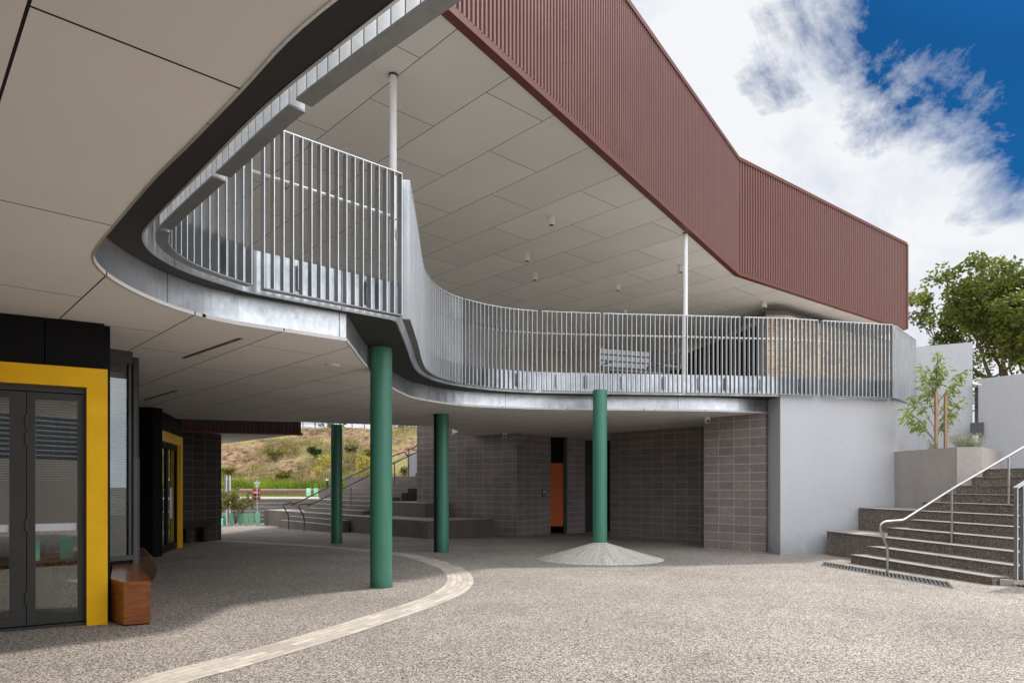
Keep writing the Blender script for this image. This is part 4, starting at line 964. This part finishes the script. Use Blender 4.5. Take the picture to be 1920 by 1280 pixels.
herb(8.98,14.6,2.2,.14,.30,70,'small sparse herb at the left end of the planter')
# right hand walls, pipes and box
wall('rendered_wall',[(10.05,17.0),(11.08,16.42),(11.18,16.58),(10.2,17.2)],1.5,4.95,'render','tall pale grey wall behind the sapling')
wall('rendered_wall',[(11.08,16.22),(13.2,12.7),(13.4,12.85),(11.3,16.4)],1.5,4.03,'render','lower pale grey wall at the right edge behind the stair')
b=MB(); 
for k in range(3): b.tube([(11.10+.035*k,16.36,2.95),(11.10+.035*k,16.36,3.85)],.014,8)
tag(b.build('conduit',M['pipe'],None,(11.12,16.36,2.95)),'three thin grey conduits dropping between the two grey walls','conduit')
JB=thing('junction_box','square grey junction box below the conduits','box',(11.0,16.15,2.7)); b=MB(); b.box((11.02,16.18,2.84),(.26,.12,.30),-.5); jb_=b.build('box',M['pipe'],JB,(11.0,16.15,2.7),.008)
b=MB(); b.tube([(11.02,16.12,2.84),(11.01,16.09,2.84)],.014,8); b.build('lock',M['darksteel'],jb_,(11.0,16.15,2.7))
b=MB(); b.tube([(11.0,16.3,3.93),(11.17,16.15,3.87)],.03,10); tag(b.build('pipe_stub',M['white'],None,(11.05,16.3,3.9)),'short white pipe stub between the two grey walls','pipe')
# stainless handrail
hx=lambda t:(7.52+.991*(t-1.25),11.67+.1345*(t-1.25))
pts=[(6.24,11.35,.02),(6.25,11.36,.42),(6.20,11.35,.58),(6.12,11.34,.78),(6.13,11.34,.86),(6.22,11.35,.90),(6.48,11.40,.915),(6.56,11.42,.93)]
r2=hx(1.25); far=hx(4.2)
RT=thing('stair_handrail','bright stainless handrail with a cranked foot on the courtyard stair','handrail',(6.24,11.35,.02)); o=tuple(RT.location)
b=MB(); b.tube(smooth(pts,3)+[(r2[0],r2[1],1.44),(far[0],far[1],1.44+.527*2.95)],.021,12); b.build('rail',M['stainless'],RT,o)
for t,z0,z1 in ((1.25,.50,1.44),(2.34,1.10,2.01),(3.6,1.6,2.67)):
    p=hx(t); b=MB(); b.tube([(p[0],p[1],z0),(p[0],p[1],z1)],.019,10); b.build('post',M['stainless'],RT,o)
    b=MB(); b.tube([(p[0],p[1],z1-.13),(p[0],p[1],z1-.02)],.009,8); b.build('spigot',M['darksteel'],RT,o)
b=MB(); b.tube([(6.24,11.35,.05),(6.24,11.35,.058)],.045,14); b.build('foot',M['stainless'],RT,o)
# raking balustrade on the right
RB=thing('raking_balustrade','galvanised flat bar balustrade rising with the stair at the right edge','balustrade',(7.15,9.62,0)); o=tuple(RB.location)
q=lambda t:(7.13+.991*t,9.66+.1345*t)
for i in range(22):
    t=i*.1; p=q(t); zz=1.46+.56*t; b=MB(); b.bar((p[0]+.004,p[1]-.032),(p[0]-.004,p[1]+.032),.011,.02 if i<3 else .02+.45*(t-.2),zz); b.build('baluster',M['galvshade'],RB,o,0,M['galvhighlight'])
b=MB(); p,r=q(-.01),q(2.15)
for za in (0,): b.mesh([(p[0]+.01,p[1]-.04,1.455),(p[0]-.01,p[1]+.035,1.455),(r[0]-.01,r[1]+.035,1.455+.56*2.16),(r[0]+.01,r[1]-.04,1.455+.56*2.16),(p[0]+.01,p[1]-.04,1.475),(p[0]-.01,p[1]+.035,1.475),(r[0]-.01,r[1]+.035,1.475+.56*2.16),(r[0]+.01,r[1]-.04,1.475+.56*2.16)],[(0,1,2,3),(7,6,5,4),(0,4,5,1),(1,5,6,2),(2,6,7,3),(3,7,4,0)])
b.build('top_rail',M['galv'],RB,o)
b=MB(); b.prism([(7.05,9.62),(7.55,9.40),(9,8.9),(12,8.5),(12,9.6)],.03,.095); structure(b.build('garden_bed',M['mulch']))
random.seed(9)
b=MB()
for _ in range(900):
    x=random.uniform(7.05,8.6); y=9.62-(x-7.05)*random.uniform(-.02,.48); a=random.random()*pi; l=random.uniform(.015,.045); b.box((x,y,.10+random.uniform(-.005,.012)),(l,.010,.006),a)
tag(b.build('mulch_chips',M['mulch']),'red brown bark chips covering the bed by the stair','mulch',kind='stuff')
bush('young_shrub','thin yellow green sprig beside the raking balustrade',7.72,9.55,.08,1.25,.3,'leaf_sap',70,.035,6,3.2,stemr=.004)
# grate
GR=thing('drain_grate','long galvanised drainage grate set in the paving before the stair','grate',(6.1,11.3,.05)); o=tuple(GR.location)
ga,gb,gw=(5.83,12.85),(6.25,9.80),.42
gx=(gb[0]-ga[0],gb[1]-ga[1]); l=hypot(*gx); gx=(gx[0]/l,gx[1]/l); gn=(gx[1],-gx[0])
n=int((l+.0)/.09)
def gbar(i):
    c=(ga[0]+gx[0]*(.35+.09*i),ga[1]+gx[1]*(.35+.09*i)); sg=1 if gn[0]>0 else -1
    return (c[0]-sg*gn[0]*gw/2,c[1]-sg*gn[1]*gw/2),(c[0]+sg*gn[0]*gw/2-gx[0]*.58,c[1]+sg*gn[1]*gw/2-gx[1]*.58)
(pA,qA),(pB,qB)=gbar(-.4),gbar(n+.4)
b=MB(); b.face([(x,y,zf(y)+.005) for x,y in (pB,qB,qA,pA)]); b.build('pit',M['pit'],GR,o)
b=MB()
for i in range(n+1):
    p_,q_=gbar(i); dx,dy=q_[0]-p_[0],q_[1]-p_[1]; L_=hypot(dx,dy); nx,ny=-dy/L_*.017,dx/L_*.017
    b.prism([(p_[0]-nx,p_[1]-ny),(q_[0]-nx,q_[1]-ny),(q_[0]+nx,q_[1]+ny),(p_[0]+nx,p_[1]+ny)],lambda x,y:zf(y)+.0055,lambda x,y:zf(y)+.009)
b.build('bars',M['pipe'],GR,o)
b=MB()
for a,c in ((pA,pB),(qA,qB)):
    b.prism([(a[0]-.008,a[1]),(a[0]+.008,a[1]),(c[0]+.008,c[1]),(c[0]-.008,c[1])],lambda x,y:zf(y)+.002,lambda x,y:zf(y)+.012)
b.build('frame',M['galv'],GR,o)

# ------------------------------------------------------------------ upper terrace building
BB=thing('brick_building','tan brick building with dark glazing on the upper terrace','building',(8.5,22,Z_DECK)); o=tuple(BB.location)
b=MB(); b.prism([(8.2,22.0),(8.92,22.05),(16.2,27.6),(14,31.5),(7.2,29)],Z_DECK-.02,7.0); b.build('wall',M['brick'],BB,o)
b=MB(); b.bar((8.10,22.15),(6.6,28.8),.05,Z_DECK,6.75); b.build('glazing',M['black'],BB,o)
for i in range(5):
    c=lerp((8.05,22.15),(6.55,28.8),i/4.); b=MB(); b.box((c[0],c[1],5.3),(.08,.08,2.9)); b.build('mullion',M['graymetal'],BB,o)
b=MB(); b.bar((8.15,21.95),(8.95,22.0),.3,7.0,7.12,1); b.bar((8.92,22.05),(16.2,27.6),.3,7.0,7.1,1); b.build('eave',M['graymetal'],BB,o)
wall('cream_wall',[(-2.4,30),(7.0,30),(7.0,30.2),(-2.4,30.2)],Z_DECK,Z_RS,'cream','long cream wall at the back of the covered terrace')
# aluminium benches on terrace
def albench(x,y,rot,label):
    t=thing('terrace_bench',label,'bench',(x,y,Z_DECK),'aluminium slatted benches on the terrace'); o=tuple(t.location); cr,sr=cos(rot),sin(rot)
    R=lambda a,b_,c:(x+a*cr-b_*sr,y+a*sr+b_*cr,Z_DECK+c)
    def qb(mb,a0,a1,b0_,b1_,c0,c1,sh=0):
        vs=[R(a0,b0_,c0),R(a1,b0_,c0),R(a1,b1_,c0),R(a0,b1_,c0),R(a0,b0_+sh,c1),R(a1,b0_+sh,c1),R(a1,b1_+sh,c1),R(a0,b1_+sh,c1)]
        mb.mesh(vs,[(3,2,1,0),(4,5,6,7),(0,1,5,4),(1,2,6,5),(2,3,7,6),(3,0,4,7)])
    for k in range(3):
        b=MB(); qb(b,-.7,.7,.22+.03*k,.25+.03*k,.62+.16*k,.74+.16*k,.03); b.build('back_slat',M['aluminium'],t,o)
    for k in range(3):
        b=MB(); qb(b,-.7,.7,-.25+.15*k,-.12+.15*k,.44,.47); b.build('seat_slat',M['aluminium'],t,o)
    for a in (-.62,.62):
        b=MB(); b.tube([R(a,-.3,.02),R(a,-.1,.45),R(a,.22,.46),R(a,.36,1.1)],.025,6); b.tube([R(a,.22,.46),R(a,.38,.02)],.025,6); b.tube([R(a,-.3,.66),R(a,.25,.68)],.03,6); b.build('leg',M['aluminium'],t,o)
albench(2.9,16.6,.35,'aluminium slatted bench behind the balusters left of the white post')
albench(3.6,17.4,-1.0,'aluminium bench standing end on, close beside the white post')

# ------------------------------------------------------------------ things across the courtyard, mirrored in the door glass
wall('garden_wall',[(-14,-9),(9,-9),(9,-9.4),(-14,-9.4)],.1,2.3,'concrete','long concrete wall opposite the glass doors, seen in their reflection')
b=MB(); b.box((-3,-11,4.6),(34,.4,5.2)); tag(b.build('clad_wall',M['hclad'],None,(-3,-11,2)),'horizontally ribbed grey wall mirrored in the upper door glass','wall')
b=MB(); b.prism([(-3.2,.3),(-.4,.3),(-.4,1.95),(-1.6,2.1),(-3.2,1.5)],zf(2)-.02,zf(1)+.05); structure(b.build('garden_bed',M['mulch']))
for i,(x,l) in enumerate(((-1.98,'mint tree guard mirrored at the left in the door glass'),(-1.5,'mint tree guard mirrored in the middle of the door glass'),(-1.2,'mint tree guard mirrored at the right in the door glass'))):
    guard(x,1.45+.1*i,zf(1.5),.42,.2,l,'mint green tree guards mirrored in the glass')

# ------------------------------------------------------------------ sky, sun, camera
w=bpy.data.worlds.new('World'); S.world=w; w.use_nodes=True; nt=w.node_tree; N_=nt.nodes; Lk=nt.links
bg=N_['Background']; sky=N_.new('ShaderNodeTexSky'); sky.sky_type='NISHITA'; sky.sun_disc=False
sd=Vector((.58,.44,1.0)).normalized(); sky.sun_elevation=math.asin(sd.z); sky.sun_rotation=atan2(sd.x,sd.y); sky.air_density=1.0; sky.dust_density=.3; sky.ozone_density=3
tc=N_.new('ShaderNodeTexCoord'); vec=tc.outputs['Generated']
def wn(t,**k):
    x=N_.new(t)
    for a,v in k.items(): setattr(x,a,v)
    return x
def math_(op,a,b=None,c=None,clamp=False):
    x=wn('ShaderNodeMath',operation=op,use_clamp=clamp)
    for i,v in enumerate((a,b,c)):
        if v is None: continue
        if hasattr(v,'links'): Lk.new(v,x.inputs[i])
        else: x.inputs[i].default_value=v
    return x.outputs[0]
def wnoise(scale,detail,rough,dist=0,mp=(1,1,1),lac=2.0):
    m=wn('ShaderNodeVectorMath',operation='MULTIPLY'); Lk.new(vec,m.inputs[0]); m.inputs[1].default_value=mp
    x=wn('ShaderNodeTexNoise'); x.inputs['Scale'].default_value=scale; x.inputs['Detail'].default_value=detail; x.inputs['Roughness'].default_value=rough; x.inputs['Distortion'].default_value=dist
    Lk.new(m.outputs[0],x.inputs['Vector']); return x.outputs['Fac']
def dist_to(c):
    x=wn('ShaderNodeVectorMath',operation='DISTANCE'); Lk.new(vec,x.inputs[0]); x.inputs[1].default_value=Vector(c).normalized(); return x.outputs['Value']
def pxdir(px,py): return ((px-960)/1280,1,(910-py)/1280)
n1=wnoise(5,9,.62,.6); n2=wnoise(2.2,7,.55,.2); n3=wnoise(10,9,.66,.35,(1,1.0,1.8))
gaps=None
for c,r in ((pxdir(1700,-40),.125),(pxdir(1650,95),.055),(pxdir(1850,30),.11),(pxdir(1990,110),.10),(pxdir(1925,265),.040),(pxdir(2150,-50),.2),(pxdir(1850,230),.0)):
    d=math_('SUBTRACT',r,dist_to(c)); gaps=d if gaps is None else math_('SMOOTH_MAX',gaps,d,.05)
g1=math_('MULTIPLY_ADD',math_('SUBTRACT',n1,.5),.30,gaps)
g1=math_('MULTIPLY_ADD',math_('SUBTRACT',n3,.5),.13,g1)
blue=math_('MULTIPLY',math_('ADD',g1,.012),15,clamp=True)
gen=math_('MULTIPLY',math_('SUBTRACT',n2,.60),5,clamp=True)
blue=math_('MAXIMUM',blue,math_('MULTIPLY',gen,.14))
cr=wn('ShaderNodeValToRGB'); Lk.new(math_('MULTIPLY_ADD',n1,.5,math_('MULTIPLY',n2,.5)),cr.inputs[0])
e=cr.color_ramp.elements; e[0].position=.40; e[0].color=(4.7,5.1,5.9,1); e[1].position=.55; e[1].color=(6.6,6.7,6.9,1)
deep=wn('ShaderNodeMix',data_type='RGBA',blend_type='MULTIPLY'); deep.inputs[0].default_value=1; Lk.new(sky.outputs[0],deep.inputs[6]); deep.inputs[7].default_value=(.03,.21,.38,1)
mx=wn('ShaderNodeMix',data_type='RGBA'); Lk.new(blue,mx.inputs[0]); Lk.new(cr.outputs[0],mx.inputs[6]); Lk.new(deep.outputs[2],mx.inputs[7])
sep=wn('ShaderNodeSeparateXYZ'); Lk.new(vec,sep.inputs[0])
back=math_('MULTIPLY_ADD',sep.outputs[1],-1.6,.15,clamp=True)          # gain added to unseen clouds behind the camera, brightens the facing walls
sunny=math_('MULTIPLY',math_('SUBTRACT',.5,dist_to(tuple(sd))),2.5,clamp=True)
gain=math_('ADD',math_('MULTIPLY_ADD',back,1.9,1.0),math_('MULTIPLY',sunny,2.2))
gm=wn('ShaderNodeVectorMath',operation='SCALE'); Lk.new(mx.outputs[2],gm.inputs[0]); Lk.new(gain,gm.inputs['Scale'])
Lk.new(gm.outputs[0],bg.inputs['Color']); bg.inputs['Strength'].default_value=.138
sl=bpy.data.lights.new('sun','SUN'); sl.energy=3.3; sl.angle=radians(3); sl.color=(1,.94,.86)
so=bpy.data.objects.new('sun',sl); COL.objects.link(so); so.rotation_euler=(-sd).to_track_quat('-Z','Y').to_euler()
cam=bpy.data.cameras.new('camera'); co=bpy.data.objects.new('camera',cam); COL.objects.link(co); S.camera=co
co.location=(0,0,E); co.rotation_euler=(radians(90),0,0); cam.sensor_width=36; cam.lens=24; cam.shift_y=270/1920; cam.clip_start=.05; cam.clip_end=3000
S.view_settings.view_transform='Standard'; S.view_settings.look='None'; S.view_settings.exposure=0
S.cycles.max_bounces=8; S.cycles.diffuse_bounces=5; S.cycles.transparent_max_bounces=8
